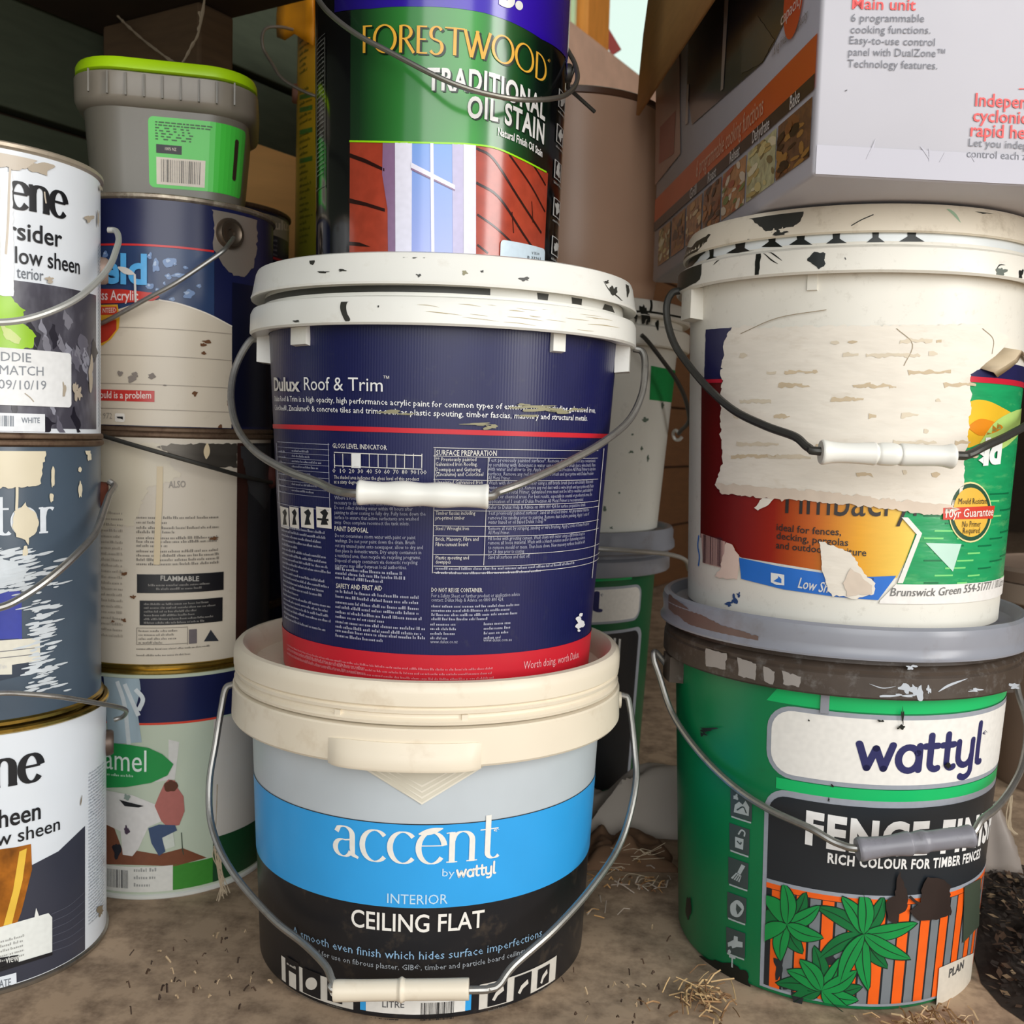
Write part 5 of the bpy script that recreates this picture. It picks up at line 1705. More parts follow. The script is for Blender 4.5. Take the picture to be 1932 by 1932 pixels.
d.poly([(-60, 1056), (0, 1052), (30, 1060), (50, 1076), (40, 1100), (0, 1106), (-60, 1110)], pale, 3, 7)
d.build()
lug(c2, RL, 0.142, 112, m_rust)
wire('bail', [(-150, 1160, .615), (-60, 1154, .600), (0, 1146, .603), (40, 1128, .61), (90, 1094, .622), (140, 1050, .640), (180, 1005, .665), (197, 960, .692), (206, 935, .71), (216, 918, .727), (206, 908, .729)], 0.0024, c2, m_zinc)

# topmost
Z3 = H1 + H2 + 0.001
c3 = can('paint_can', 'white can with charcoal picture and date sticker, topmost of the far left stack', (xL - 0.0034, yL, Z3), RL, H3, (m_wcan, m_rustrim, M('cream_smeared_rim', 'b9ac98', 0.4, 0.4, 0.3, 60, 0.1, dirt=0.4, dirtcol='5a4430', dscale=60)))
sc3 = Cone((xL - 0.0034, yL, Z3), RL - 0.0016, 0, RL - 0.0016, 0.17)
d = Dec(sc3, c3)
d.zc = (0.0046, 0.1735)
d.g = 'label'
zc0, zc1 = d.zat(120, 812), d.zat(60, 533)
sl, sr = d.h((-80, 700))[0] - 0.02, d.h((181, 700))[0]
d.srect(sl, 0.007, sr, zc1, m_char, 1)
random.seed(3)
for i in range(26):
    x, y = random.uniform(10, 175), random.uniform(565, 800)
    d.poly([(x, y), (x + random.uniform(8, 18), y + random.uniform(10, 40)), (x + random.uniform(2, 14), y + random.uniform(40, 70)), (x - 4, y + 20)], ink(random.choice(('2c2a34', '6a6874', '85848e', '24222c', '9a9aa6')), 0.3), 2, 5)
lgf = M('lime_leaf_picture', '9ed02c', 0.3, 0, 0.35, 30)
d.poly([(-70, 570), (0, 558), (14, 552), (30, 574), (46, 585), (40, 606), (66, 632), (62, 656), (20, 660), (-70, 670)], lgf, 3, 4)
d.poly([(0, 612), (20, 622), (40, 640), (36, 650), (10, 642)], M('pale_leaf_picture', 'd4e48a', 0.3), 4, 3)
d.g = 'sticker'
d.zrect(-110, 660, 132, 766, ink('f2f3f2'), 5, 8, xm=60)
d.zrect(-110, 780, 83, 814, ink('eff2f5'), 5, xm=40)
gt = ink('8b9096')
d.text('DDIE', [(1, 681), (30, 682), (57, 684)], 17, gt, 0, 6)
d.text('MATCH', [(-2, 706), (40, 708), (80, 709)], 17, gt, 0, 6)
d.text('09/10/19', [(-4, 733), (40, 735), (85, 735)], 17, gt, 0, 6)
d.bars(-20, 784, 26, 804, ink('7a828c'), 16, 6)
d.text('WHITE', [(39, 798), (73, 798)], 10, ink('7a828c'), 0.01, 6)
d.line([(45, 742), (55, 750), (62, 758)], 2, M('tan_smear', 'b8ab98', 0.5), 6)
d.g = 'lettering'
d.letters('ene', [(14, 394), (70, 400), (124, 410)], 49, BLACK, 0.3, 0.09, 3, True, -0.03)
d.text('rsider', [(14, 451), (65, 457), (116, 464)], 33, BLACK, 0.012, 3, True)
d.text('low sheen', [(28, 499), (90, 505), (149, 511)], 30, BLACK, 0.008, 3, True)
d.text('terior', [(31, 525), (55, 527), (81, 529)], 22, ink('6a7078'), 0, 3, True)
d.g = 'fine_print'
for k in range(52):
    y = 470 + k * 6.6
    sA = d.h((184, y))[0]
    z = d.zat(186, y)
    d.raw([(sA, z), (sA + 0.008, z + 0.0045), (sA + 0.008, z + 0.0055), (sA, z + 0.001)], ink('a9b4be'), 2)
d.g = 'dried_paint'
ctan = M('greige_paint', 'cbbfae', 0.35, 0, 0.08, 40, 0.05)
d.poly([(-90, 262), (0, 262), (60, 272), (84, 285), (66, 304), (50, 318), (30, 322), (12, 316), (-90, 318)], ctan, 4, 3)
d.poly([(62, 308), (96, 304), (102, 314), (84, 330), (66, 324), (50, 316)], M('tan_smear', 'b8ab98', 0.5), 4, 5)
d.line([(18, 315), (16, 360), (14, 420), (10, 480)], 4, ctan, 6)
d.line([(82, 362), (83, 372), (85, 384)], 3, ctan, 5)
for x, y, rx, ry in ((166, 412, 8, 7), (92, 527, 7, 5), (140, 735, 4, 14), (168, 702, 4, 26), (146, 742, 5, 10), (118, 735, 3, 12), (186, 352, 3, 9), (181, 410, 2, 16)):
    d.blob(x, y, rx, ry, M('tan_smear', 'b8ab98', 0.5), 7, 0.5)
d.g = 'clear_tape'
d.poly([(-10, 320), (22, 326), (25, 560), (-10, 556)], M('glossy_tape', 'e4e6e4', 0.1, 0, 0.08, 30, 0.2), 5, 2)
d.build()
lug(c3, RL, 0.118, 112, M('pink_grey_lug', '9a8478', 0.5, 0.2))
wire('bail', [(-120, 600, .605), (-60, 606, .600), (0, 608, .603), (50, 602, .611), (105, 584, .622), (150, 560, .637), (186, 528, .658), (208, 500, .680), (219, 472, .700), (224, 452, .716), (219, 436, .728), (204, 434, .729)], 0.0021, c3, M('dull_white_wire', 'c4c4be', 0.45, 0.5))

# ================================================================== second stack: three cans and the tub
x2, y2 = -0.2848, 0.85
RS = 0.0828
K1, K2, K3 = 0.1815, 0.181, 0.1755
k1 = can('paint_can', 'can with navy top, green oval and picture of a seated figure, on the floor', (x2, y2, 0), RS, K1, (M('pale_sage_print', 'bfc9b4', 0.32, 0, 0.06, 30), M('white_base_rim', 'd6d6ce', 0.4), m_gold))
q_ = Cone((x2, y2, 0), RS - 0.0016, 0, RS - 0.0016, 0.17)
d = Dec(q_, k1)
d.zc = (0.0046, 0.1745)
d.g = 'label'
nv = M('navy_can_print', '1b2048', 0.3, 0, 0.1, 30)
zr = d.zat(330, 1362)
d.band(zr, K1 - 0.006, nv, 1, -60, 95)
d.band(zr - 0.0016, zr, ink('d8432c', 0.3), 2, -60, 48)
zg = d.zat(300, 1634)
d.band(0.006, zg, ink('3f8a34', 0.3), 1, -60, 60)
d.srect(d.h((190, 1660))[0] - 0.01, 0.006, d.h((326, 1660))[0], zg, ink('dcdad2', 0.3), 2)
wp = M('off_white_panel', 'cfc9c0', 0.32, 0, 0.06, 30)
d.srect(d.h((402, 1500))[0], zg + 0.002, math.radians(120) * q_.R, zr - 0.0016, wp, 1)
d.srect(d.h((402, 1500))[0], 0.006, math.radians(120) * q_.R, zg + 0.016, ink('1f4a2c', 0.3), 2)
d.g = 'picture'
flr = ink('7a4a34', 0.32)
d.poly([(190, 1545), (215, 1560), (230, 1600), (300, 1612), (345, 1600), (390, 1618), (330, 1634), (190, 1630)], flr, 1)
d.poly([(190, 1490), (330, 1470), (338, 1400), (318, 1395), (318, 1460), (190, 1470)], ink('d4d2cc', 0.32), 1)
d.poly([(196, 1490), (250, 1500), (300, 1520), (312, 1546), (280, 1560), (262, 1600), (250, 1615), (232, 1612), (228, 1568), (190, 1550)], ink('dcd8d4', 0.32), 2)
d.poly([(292, 1520), (300, 1500), (310, 1478), (318, 1470), (330, 1472), (335, 1486), (346, 1502), (348, 1530), (338, 1556), (316, 1560), (304, 1548)], ink('b06a62', 0.32), 3)
d.blob(323, 1482, 11, 12, ink('5a3424', 0.32), 4, 0.2)
d.poly([(280, 1562), (300, 1555), (330, 1556), (334, 1566), (306, 1580), (312, 1606), (300, 1614), (286, 1590)], ink('3e5070', 0.32), 4)
d.poly([(302, 1572), (326, 1568), (330, 1596), (312, 1602)], ink('cfd4c8', 0.32), 3)
d.line([(342, 1570), (344, 1600), (346, 1612)], 1.6, ink('3a4a3c'), 3)
d.poly([(226, 1508), (240, 1512), (272, 1520), (262, 1523), (236, 1520)], BLACK, 4)
d.blob(240, 1503, 6, 5, ink('8a9a90'), 4, 0.3)
d.blob(222, 1603, 7, 14, ink('20222a'), 3, 0.4)
d.blob(240, 1565, 5, 7, ink('4a3a4c'), 4, 0.4)
d.poly([(196, 1268), (262, 1264), (266, 1300), (258, 1330), (268, 1400), (206, 1404)], M('glassy_blue_picture', 'a9bcc6', 0.3, 0, 0.6, 50, stretch=(1, 1, 0.3)), 3)
for pts in ([(222, 1285), (236, 1330), (244, 1404)], [(236, 1290), (262, 1350)], [(256, 1300), (270, 1318), (262, 1340)]):
    d.line(pts, 8, ink('d8dee0', 0.3), 4)
d.g = 'oval'
d.poly([(188, 1398), (240, 1404), (280, 1410), (306, 1422), (327, 1441), (316, 1462), (286, 1476), (240, 1484), (188, 1486)], M('green_oval_print', '229048', 0.3, 0, 0.15, 20), 5, smooth=False)
d.text('amel', [(200, 1448), (240, 1454), (277, 1455)], 40, ink('e4eee6', 0.3), 0, 6)
d.greek(204, 252, 1464, 6, ink('b8d8c0', 0.3), 6)
d.g = 'bar_code'
d.bars(204, 1640, 244, 1674, ink('5a5a5c'), 14, 4)
d.para(253, 303, 1644, 1672, 3, 8, ink('9a9a96'))
d.build()

k2 = can('paint_can', 'cream paint can with black flammable notice and drips, second up between two navy-topped cans', (x2, y2, K1), RS, K2, (M('greyish_cream_print', 'd3c8b6', 0.34, 0, 0.06, 20, dirt=0.12, dirtcol='8a6a40', dscale=50), m_gold, m_rustrim))
q_ = Cone((x2, y2, K1), RS - 0.0016, 0, RS - 0.0016, 0.17)
d = Dec(q_, k2)
d.zc = (0.0046, 0.1740)
d.g = 'label'
sE2 = d.h((446, 1000))[0]
d.srect(sE2, 0.006, sE2 + 0.012, K2 - 0.007, M('rusty_seam', '3a1c14', 0.6, 0.2, 0.4, 60), 1)
d.srect(sE2 + 0.012, 0.006, math.radians(170) * q_.R, K2 - 0.007, M('dark_tinted_tin', '34343a', 0.35, 0.5, 0.3, 20), 1)
d.poly([(296, 842), (330, 838), (446, 836), (446, 882), (400, 880), (340, 868)], M('smoky_tin', '5a544c', 0.35, 0.5, 0.4, 30, stretch=(1, 1, 4)), 2, 3)
d.poly([(452, 842), (520, 840), (520, 905), (500, 960), (470, 930)], M('scratched_tin', '55565a', 0.35, 0.5, 0.7, 20), 2, 3)
d.g = 'fine_print'
gp = ink('7d766c')
for i, y in enumerate((979, 988, 998, 1006, 1017, 1024, 1032, 1042, 1050, 1058, 1066)):
    d.greek(258, 412 if i not in (1, 3, 6) else 330, y, 6, gp, 3, 1 if i not in (1, 6) else 0.8)
for i in range(22):
    d.greek(192, 232, 970 + i * 11, 6, ink('a89e90'), 3)
d.g = 'notice'
d.zrect(259, 1083, 421, 1118, BLACK, 3)
d.text('FLAMMABLE', [(303, 1095), (375, 1096)], 9, ink('b8b4ac'), 0.02, 4)
d.greek(280, 395, 1105, 5, ink('8a8680'), 4)
d.greek(295, 380, 1112, 5, ink('8a8680'), 4)
d.zrect(264, 1132, 419, 1178, BLACK, 3)
for i in range(6):
    d.greek(272, 415, 1140 + i * 7, 4.5, ink('8a8680'), 4, random.uniform(0.6, 1))
d.poly([(397, 1188), (412, 1209), (384, 1210)], ink('2c3038'), 3)
d.frame(258, 1184, 354, 1216, 1, gp, 3)
d.para(262, 340, 1192, 1214, 4, 5, gp)
d.zrect(356, 1187, 371, 1214, ink('6a6264'), 3)
d.para(258, 420, 1224, 1236, 2, 4, gp)
d.text('ALSO', [(318, 920), (350, 919)], 12, ink('9a9288'), 0.02, 3)
d.g = 'dried_paint'
cd = M('beige_paint_run', 'd9c6a2', 0.4, 0, 0.08, 40)
d.line([(302, 880), (301, 940), (298, 1000), (296, 1065)], 11, cd, 6)
d.line([(390, 836), (389, 852), (388, 866)], 12, cd, 6, 5, True)
d.poly([(190, 836), (300, 838), (340, 900), (280, 920), (250, 990), (190, 1000)], M('creamy_film', 'd8cdb6', 0.3, 0, 0.06, 20), 2, 8)
for x, y, rx, ry in ((236, 1083, 5, 3), (404, 1016, 6, 3), (236, 1170, 4, 3), (252, 1126, 4, 3), (215, 1172, 3, 2)):
    d.blob(x, y, rx, ry, M('rust_spot', '6a4426', 0.8), 6, 0.6)
d.build()
lug(k2, RS, 0.147, 98, M('rusty_lug', '4a1e16', 0.8, 0.1, 0.4, 60), 0.0105)
wire('bail', [(189, 820, .768), (200, 824, .763), (260, 842, .755), (330, 862, .758), (400, 882, .772), (460, 899, .803), (500, 908, .84), (512, 910, .852)], 0.0017, k2, m_wired)

Z2 = K1 + K2
k3 = can('paint_can', 'navy paint can with water drops and white weatherboard picture, under the lime-lidded tub', (x2, y2, Z2), RS, K3, (nv, m_rustrim, M('cream_spattered_rim', '8f8272', 0.4, 0.5, 0.4, 70, 0.1, dirt=0.6, dirtcol='d8cdb8', dscale=90)))
q_ = Cone((x2, y2, Z2), RS - 0.0016, 0, RS - 0.0016, 0.17)
d = Dec(q_, k3)
d.zc = (0.0046, 0.1685)
d.g = 'label'
metal = M('bare_tin_seam', 'a89c90', 0.3, 0.55, 0.4, 12, stretch=(1, 1, 0.3))
d.poly([(392, 372), (402, 400), (404, 440), (402, 470), (420, 500), (440, 520), (460, 522), (478, 505), (484, 470), (484, 386), (440, 376)], metal, 2, 3)
sR3 = d.h((436, 700))[0]
sky3 = M('drop_print_blue', '2a3f66', 0.26, 0, 0.35, 20)
zr = d.zat(300, 466)
d.raw([(-0.10, zr), (d.h((404, 480))[0], zr), (d.h((404, 560))[0], zr - 0.05), (-0.10, zr - 0.055)], sky3, 1)
d.srect(-0.10, zr, d.h((403, 470))[0], zr + 0.0015, ink('d22c2c', 0.3), 3)
for x, y, rx, ry in ((320, 495, 11, 9), (294, 502, 7, 13), (338, 520, 14, 4), (283, 483, 4, 5), (318, 522, 6, 5), (350, 505, 4, 3), (355, 555, 11, 8), (283, 540, 7, 6), (310, 535, 3, 3), (297, 548, 4, 4), (325, 565, 6, 3), (375, 540, 5, 3), (200, 480, 5, 6), (330, 498, 3, 3)):
    d.blob(x, y, rx, ry, ink('6f8cb8', 0.25), 4, 0.3)
    d.blob(x - rx * 0.25, y - ry * 0.3, rx * 0.4, ry * 0.35, ink('a8bcd8', 0.25), 5, 0.3)
wb = M('weatherboard_print', 'd8ccb8', 0.34, 0, 0.05, 20, dirt=0.1, dirtcol='7a5a30', dscale=50)
zt3 = d.zat(300, 566)
d.poly([(150, 610), (195, 592), (230, 582), (265, 570), (300, 566), (340, 574), (390, 592), (436, 616), (436, 800), (150, 800)], wb, 5)
d.srect(-0.12, 0.0045, sR3, d.zat(300, 770), wb, 4.6)
for x0, x1 in ((150, 436),):
    d.line([(300, 566), (340, 574), (390, 592), (436, 616)], 2.5, ink('efe6d8'), 6)
for y in (621, 673, 727, 774):
    z = d.zat(300, y)
    d.srect(-0.11, z, sR3, z + 0.0006, ink('a89c8c'), 6)
d.srect(sR3, 0.006, math.radians(165) * q_.R, d.zat(420, 530), M('dark_navy_print', '12152c', 0.3), 3)
d.g = 'lettering'
d.text('eld', [(196, 533), (240, 535), (278, 536)], 54, ink('58aee6', 0.26), 0.03, 7)
d.poly([(160, 545), (230, 546), (290, 553), (302, 560), (290, 568), (230, 572), (160, 574)], ink('cc3428', 0.3), 6)
d.text('ss Acrylic', [(194, 566), (230, 567), (262, 567)], 18, ink('f0dcd8', 0.3), 0.01, 7)
d.poly([(170, 576), (224, 575), (228, 600), (226, 620), (212, 640), (196, 652), (170, 650)], ink('e0a82c', 0.3), 7)
d.poly([(170, 580), (222, 579), (224, 594), (170, 595)], ink('cc3c24', 0.3), 8)
d.poly([(170, 606), (222, 604), (222, 622), (206, 642), (194, 648), (170, 648)], ink('b83424', 0.3), 8)
d.text('NTEED', [(197, 591), (222, 590)], 9, ink('f0d8c8'), 0.01, 9)
d.zrect(150, 736, 292, 757, ink('c8302a', 0.3), 7, xm=240)
d.text('ould is a problem', [(192, 751), (240, 752), (286, 752)], 13, ink('f0e0d8'), 0.01, 8)
d.text('972', [(197, 790), (214, 790)], 11, ink('9a9288'), 0, 7)
d.zrect(219, 780, 237, 796, ink('ece6dc'), 7, 3)
d.poly([(222, 786), (234, 786), (234, 792), (230, 790), (224, 789)], BLACK, 8)
d.g = 'rust_spots'
rs_ = M('rust_spot', '6a4426', 0.8)
for x, y, rx, ry in ((382, 650, 5, 3), (390, 645, 8, 3), (383, 666, 5, 3), (229, 705, 5, 5), (257, 707, 5, 4), (287, 710, 6, 5), (250, 715, 6, 6), (367, 743, 5, 4), (430, 760, 4, 7), (413, 806, 5, 5), (311, 727, 4, 1)):
    d.blob(x, y, rx, ry, rs_ if y < 700 or y > 730 else M('grey_spot', '8a8078', 0.7), 8, 0.4)
d.line([(225, 505), (240, 512), (256, 518)], 12, M('white_drip', 'd8d4cc', 0.4), 9, 4, True)
d.line([(256, 518), (257, 550), (258, 580)], 4, M('white_drip', 'd8d4cc', 0.4), 9)
d.build()
lk = q_.hit(432, 441)
lug(k3, RS, lk[1], math.degrees(lk[0] / q_.R), M('tarnished_lug', '6e6052', 0.35, 0.8, 0.4, 50), 0.0105)
wire('bail', [(441, 449, .782), (434, 458, .774), (420, 474, .763), (380, 502, .757), (330, 535, .752), (280, 562, .752), (230, 590, .758), (200, 606, .765), (189, 611, .769)], 0.0017, k3, m_zinc)

# ---- lime-lidded square tub
TZ = Z2 + K3
TB = Vector((x2 - 0.001, y2 + 0.004, TZ + 0.0006))
k4 = thing('plastic_tub', 'square translucent grey plastic tub with lime green lid and green label', 'plastic tub', TB)
psi = math.radians(13)


def rrect(w, dp, rad, z, n=8):
    pts = []
    for cx, cy, a in ((w / 2 - rad, -dp / 2 + rad, -90), (w / 2 - rad, dp / 2 - rad, 0), (-w / 2 + rad, dp / 2 - rad, 90), (-w / 2 + rad, -dp / 2 + rad, 180)):
        pts += arc(cx, cy, rad, rad, a, a + 90, n)
    return [Vector((x * math.cos(psi) - y * math.sin(psi), x * math.sin(psi) + y * math.cos(psi), z)) for x, y in pts]


def loft(loops, cap0=True, cap1=True):
    bm = bmesh.new()
    R_ = [[bm.verts.new(p) for p in l] for l in loops]
    for A, B in zip(R_, R_[1:]):
        n = len(A)
        for i in range(n):
            bm.faces.new((A[i], A[(i + 1) % n], B[(i + 1) % n], B[i]))
    if cap0:
        bm.faces.new(R_[0][::-1])
    if cap1:
        bm.faces.new(R_[-1])
    return bm


m_tub = M('translucent_grey_plastic', '857f73', 0.32, 0, 0.15, 14, trans=0.25, dirt=0.15, dirtcol='5a5248', dscale=30)
b0, b1_, hh = 0.112, 0.124, 0.092
obj('body', loft([rrect(b0 - 0.004, b0 - 0.004, 0.026, 0.0), rrect(b0, b0, 0.028, 0.002), rrect(b1_, b1_, 0.032, hh * 0.8), rrect(b1_, b1_, 0.032, hh - 0.004)]), m_tub, k4)
obj('collar', loft([rrect(b1_ - 0.002, b1_ - 0.002, 0.031, hh * 0.72), rrect(b1_ + 0.009, b1_ + 0.009, 0.036, hh * 0.76), rrect(b1_ + 0.012, b1_ + 0.012, 0.037, hh * 0.80), rrect(b1_ + 0.013, b1_ + 0.013, 0.038, hh - 0.002), rrect(b1_ + 0.004, b1_ + 0.004, 0.034, hh)]), M('translucent_collar_plastic', '9c9385', 0.3, 0, 0.2, 30, trans=0.2), k4)
obj('lid', loft([rrect(b1_ + 0.008, b1_ + 0.008, 0.036, hh), rrect(b1_ + 0.011, b1_ + 0.011, 0.037, hh + 0.001), rrect(b1_ + 0.011, b1_ + 0.011, 0.037, hh + 0.006), rrect(b1_ + 0.008, b1_ + 0.008, 0.036, hh + 0.009), rrect(b1_, b1_, 0.033, hh + 0.0105)]), M('lime_plastic', 'b4e414', 0.35, 0, 0.06, 30), k4)
bm = bmesh.new()
for i in range(9):
    u = -0.052 + i * 0.013
    v = -(b1_ + 0.0138) / 2
    q0 = Vector((u * math.cos(psi) - v * math.sin(psi), u * math.sin(psi) + v * math.cos(psi), 0))
    mt = Matrix.Translation(q0) @ Matrix.Rotation(psi, 4, 'Z')
    box(bm, (-0.0006, -0.0012, hh * 0.79), (0.0006, 0.0012, hh - 0.003), mt)
obj('collar_rib', bm, m_tub, k4, smooth=0)


class Wrap:
    """side of the tub: s runs along the perimeter from the middle of the front to the right"""
    step, R = 0.004, 0.1

    def __init__(self, loc):
        self.loc = Vector(loc)
        A, B = rrect(b0, b0, 0.028, 0.002, 12), rrect(b1_, b1_, 0.032, hh * 0.8, 12)
        n = len(A)
        A, B = A + [A[0]], B + [B[0]]
        s = [0.0]
        for i in range(n):
            s.append(s[-1] + ((A[i + 1] - A[i]).length + (B[i + 1] - B[i]).length) / 2)
        self.A, self.B, self.S, self.L = A, B, s, s[-1]
        # first point is where the right front corner begins; shift so s = 0 lies there

    def pos(self, s, t, off):
        s = s % self.L
        i = 0
        while i < len(self.S) - 2 and self.S[i + 1] < s:
            i += 1
        k = (s - self.S[i]) / max(1e-9, self.S[i + 1] - self.S[i])
        a, b = self.A[i].lerp(self.A[i + 1], k), self.B[i].lerp(self.B[i + 1], k)
        p = a.lerp(b, t / (hh * 0.8))
        tg = (self.A[i + 1] - self.A[i]).normalized()
        return p + Vector((tg.y, -tg.x, 0)) * off


wr = Wrap(TB)
d = Dec(wr, k4)
d.g = 'label'
lg = M('bright_green_label', '4ed24a', 0.3, 0, 0.06, 30)
d.srect(-0.040, 0.008, 0.038, 0.061, lg, 1, 0.004)
d.srect(-0.0345, 0.0105, 0.0015, 0.031, ink('e8dccb'), 2)
d.srect(-0.0345, 0.034, -0.016, 0.0405, BLACK, 2)
vs, fs = text_mesh('100% NZ', 0.01, 2)
d.add([(-0.0285 + x * 0.0022, 0.0365 + y * 0.0032) for x, y in vs], fs, ink('e8dccb'), 3)
random.seed(4)
vs, fs = [], []
for i in range(22):
    a = -0.031 + i * 0.00135
    w = random.choice((0.0003, 0.0005, 0.0008))
    k = len(vs)
    vs += [(a, 0.0125), (a + w, 0.0125), (a + w, 0.0295), (a, 0.0295)]
    fs.append((k, k + 1, k + 2, k + 3))
d.add(vs, fs, ink('3a3026'), 3)
vs, fs = [], []
for r_ in range(7):
    u = -0.035
    while u < -0.008 + (0.01 if r_ < 2 else 0):
        w = random.uniform(0.001, 0.004)
        k = len(vs)
        z_ = 0.0565 - r_ * 0.0021
        vs += [(u, z_), (u + w, z_), (u + w, z_ + 0.0009), (u, z_ + 0.0009)]
        fs.append((k, k + 1, k + 2, k + 3))
        u += w + (0.0008 if r_ < 2 else random.uniform(0.0015, 0.004))
d.add(vs, fs, ink('2c5a2a'), 3)
d.srect(0.024, 0.020, 0.028, 0.052, ink('3a2a22'), 3, 0.002)
d.build()

# ================================================================== things further back
m_dkcan = M('dark_navy_can', '1a1c38', 0.3, 0, 0.15, 30, dirt=0.15, dirtcol='5a5a60')
xb, yb = -0.3135, 1.035
RB = 0.0835
KB = 0.1925
names = ('dark paint can standing on the floor behind the cream can, lowest of its stack', 'dark paint can behind the flammable notice can, middle of its stack', 'navy can with lettered cream top band, half hidden behind the drop-patterned can')
for i in range(3):
    loc = (xb, yb, KB * i)
    o = can('paint_can', names[i], loc, RB, KB, (m_dkcan, m_rustrim, m_rustrim))
    if i == 2:
        cs = Cone(loc, RB - 0.0016, 0, RB - 0.0016, 0.17)
        d = Dec(cs, o)
        d.g = 'label'
        z1, z0 = d.zat(510, 442), d.zat(510, 398)
        d.band(z1, KB - 0.007, M('greyish_cream_band', 'a49a88', 0.4, 0, 0.3, 30), 1, -80, 140)
        zr = d.zat(505, 484)
        d.band(zr - 0.0012, zr + 0.0012, ink('b03038', 0.3), 1, -80, 140)
        d.g = 'lettering'
        d.text('Dulux', [(491, 430), (515, 432), (545, 436)], 17, ink('d8ccb8'), 0.03, 3)
        for k in range(4):
            d.greek(489, 522, 452 + k * 9, 5, ink('8a8690'), 3)
        for k in range(10):
            d.greek(474, 506, 500 + k * 9, 5, ink('6a6878'), 3)
        d.build()

# support stack under the yellow tin
xy_, yy_ = -0.166, 1.18
for i, lab in enumerate(('plain dark tin on the floor behind the navy bucket, lowest under the yellow tin', 'plain dark tin in the middle of the stack under the yellow tin', 'plain dark tin directly under the yellow tin')):
    can('paint_can', lab, (xy_, yy_, 0.183 * i), 0.086, 0.183, (m_dkcan, m_rustrim, m_rustrim))
YX = (xy_, yy_, 0.549)
m_yel = M('yellow_tin_print', 'f0b822', 0.35, 0, 0.1, 30, ramp=('Z', 0.0, 0.28, [(0, 'a8aa30'), (0.35, 'd0b42c'), (0.7, 'f4b826'), (1, 'f4ae22')]))
yb1 = can('yellow_tin', 'yellow tin with a torn orange wrapper hanging at its top, behind the black pail', YX, 0.0885, 0.295, (m_yel, m_rustrim, m_rustrim))
ys = Cone(YX, 0.0869, 0, 0.0869, 0.2)
d = Dec(ys, yb1)
d.g = 'lettering'
grk = ink('6a6a1c')
for k in range(34):
    y = 62 + k * 12
    if k in (7, 8, 15):
        continue
    d.greek(566, 590, y, 7, grk, 2, random.uniform(0.5, 1.0), xm=578)
for y in (180, 204, 246, 300):
    d.poly([(566, y), (590, y - 6), (590, y + 3), (566, y + 9)], ink('5a8a3a'), 2)
d.build()
# torn wrapper
bm = bmesh.new()
rows = []
for i, (x, y) in enumerate(((592, -30), (575, -30), (558, -30), (540, -30), (524, -30))):
    col = []
    top = at(x, y, yy_ - 0.096 + i * 0.016)
    low = at(x - 2, (84, 76, 66, 78, 70)[i], yy_ - 0.098 + i * 0.015)
    for k in range(6):
        p = top.lerp(low, k / 5) - Vector(YX)
        p.y -= 0.004 * math.sin(k * 1.1 + i)
        col.append(bm.verts.new(p))
    rows.append(col)
for A, B in zip(rows, rows[1:]):
    for k in range(5):
        bm.faces.new((A[k], B[k], B[k + 1], A[k + 1]))
o = obj('torn_wrapper', bm, M('orange_wrapper', 'e8940e', 0.4, 0, 0.1, 30), yb1)
o.modifiers.new('thickness', 'SOLIDIFY').thickness = 0.0008
lyl = ys.hit(556, 178)
lug(yb1, 0.0885, lyl[1], -76, M('pinkish_lug', '8a5c48', 0.6), 0.0095)
wire('bail', [(512, 118, 1.08), (497, 92, 1.07), (495, 66, 1.07), (505, 52, 1.075), (530, 51, 1.085), (552, 56, 1.10)], 0.0016, yb1, M('grey_bail_wire', '8c8478', 0.5, 0.5))
wire('bail_side', [(512, 118, 1.08), (530, 146, 1.075), (560, 166, 1.072), (592, 180, 1.07), (620, 186, 1.075)], 0.0016, yb1, M('grey_bail_wire', '8c8478', 0.5, 0.5))

# plywood sheet leaning behind the cans
bm = bmesh.new()
A_ = at(430, 252, 1.24)
B_ = at(640, 315, 1.30)
dirp = Vector((B_.x - A_.x, B_.y - A_.y, 0)).normalized()
lenp = Vector((B_.x - A_.x, B_.y - A_.y, 0)).length + 0.12
q = Matrix((dirp, Vector((-dirp.y, dirp.x, 0)), Vector((0, 0, 1)))).transposed().to_4x4()
q.translation = Vector((A_.x, A_.y, 0))
bmv = [(0, 0, 0.0), (lenp, 0, 0.0), (lenp, 0, B_.z - 0.03), (0, 0, A_.z)]
f0 = [bm.verts.new(v) for v in bmv]
f1 = [bm.verts.new((v[0], 0.012, v[2])) for v in bmv]
bm.faces.new(f0)
bm.faces.new(f1[::-1])
for k in range(4):
    bm.faces.new((f0[k], f0[(k + 1) % 4], f1[(k + 1) % 4], f1[k]))
bmesh.ops.transform(bm, matrix=q, verts=bm.verts)
o = obj('plywood_sheet', bm, M('tan_plywood', 'ecb26a', 0.75, 0, 0.12, 14, 0.05, stretch=(1, 1, 6)), smooth=0)
tag(o, 'tan plywood sheet standing on edge behind the tub and yellow tin', 'plywood')

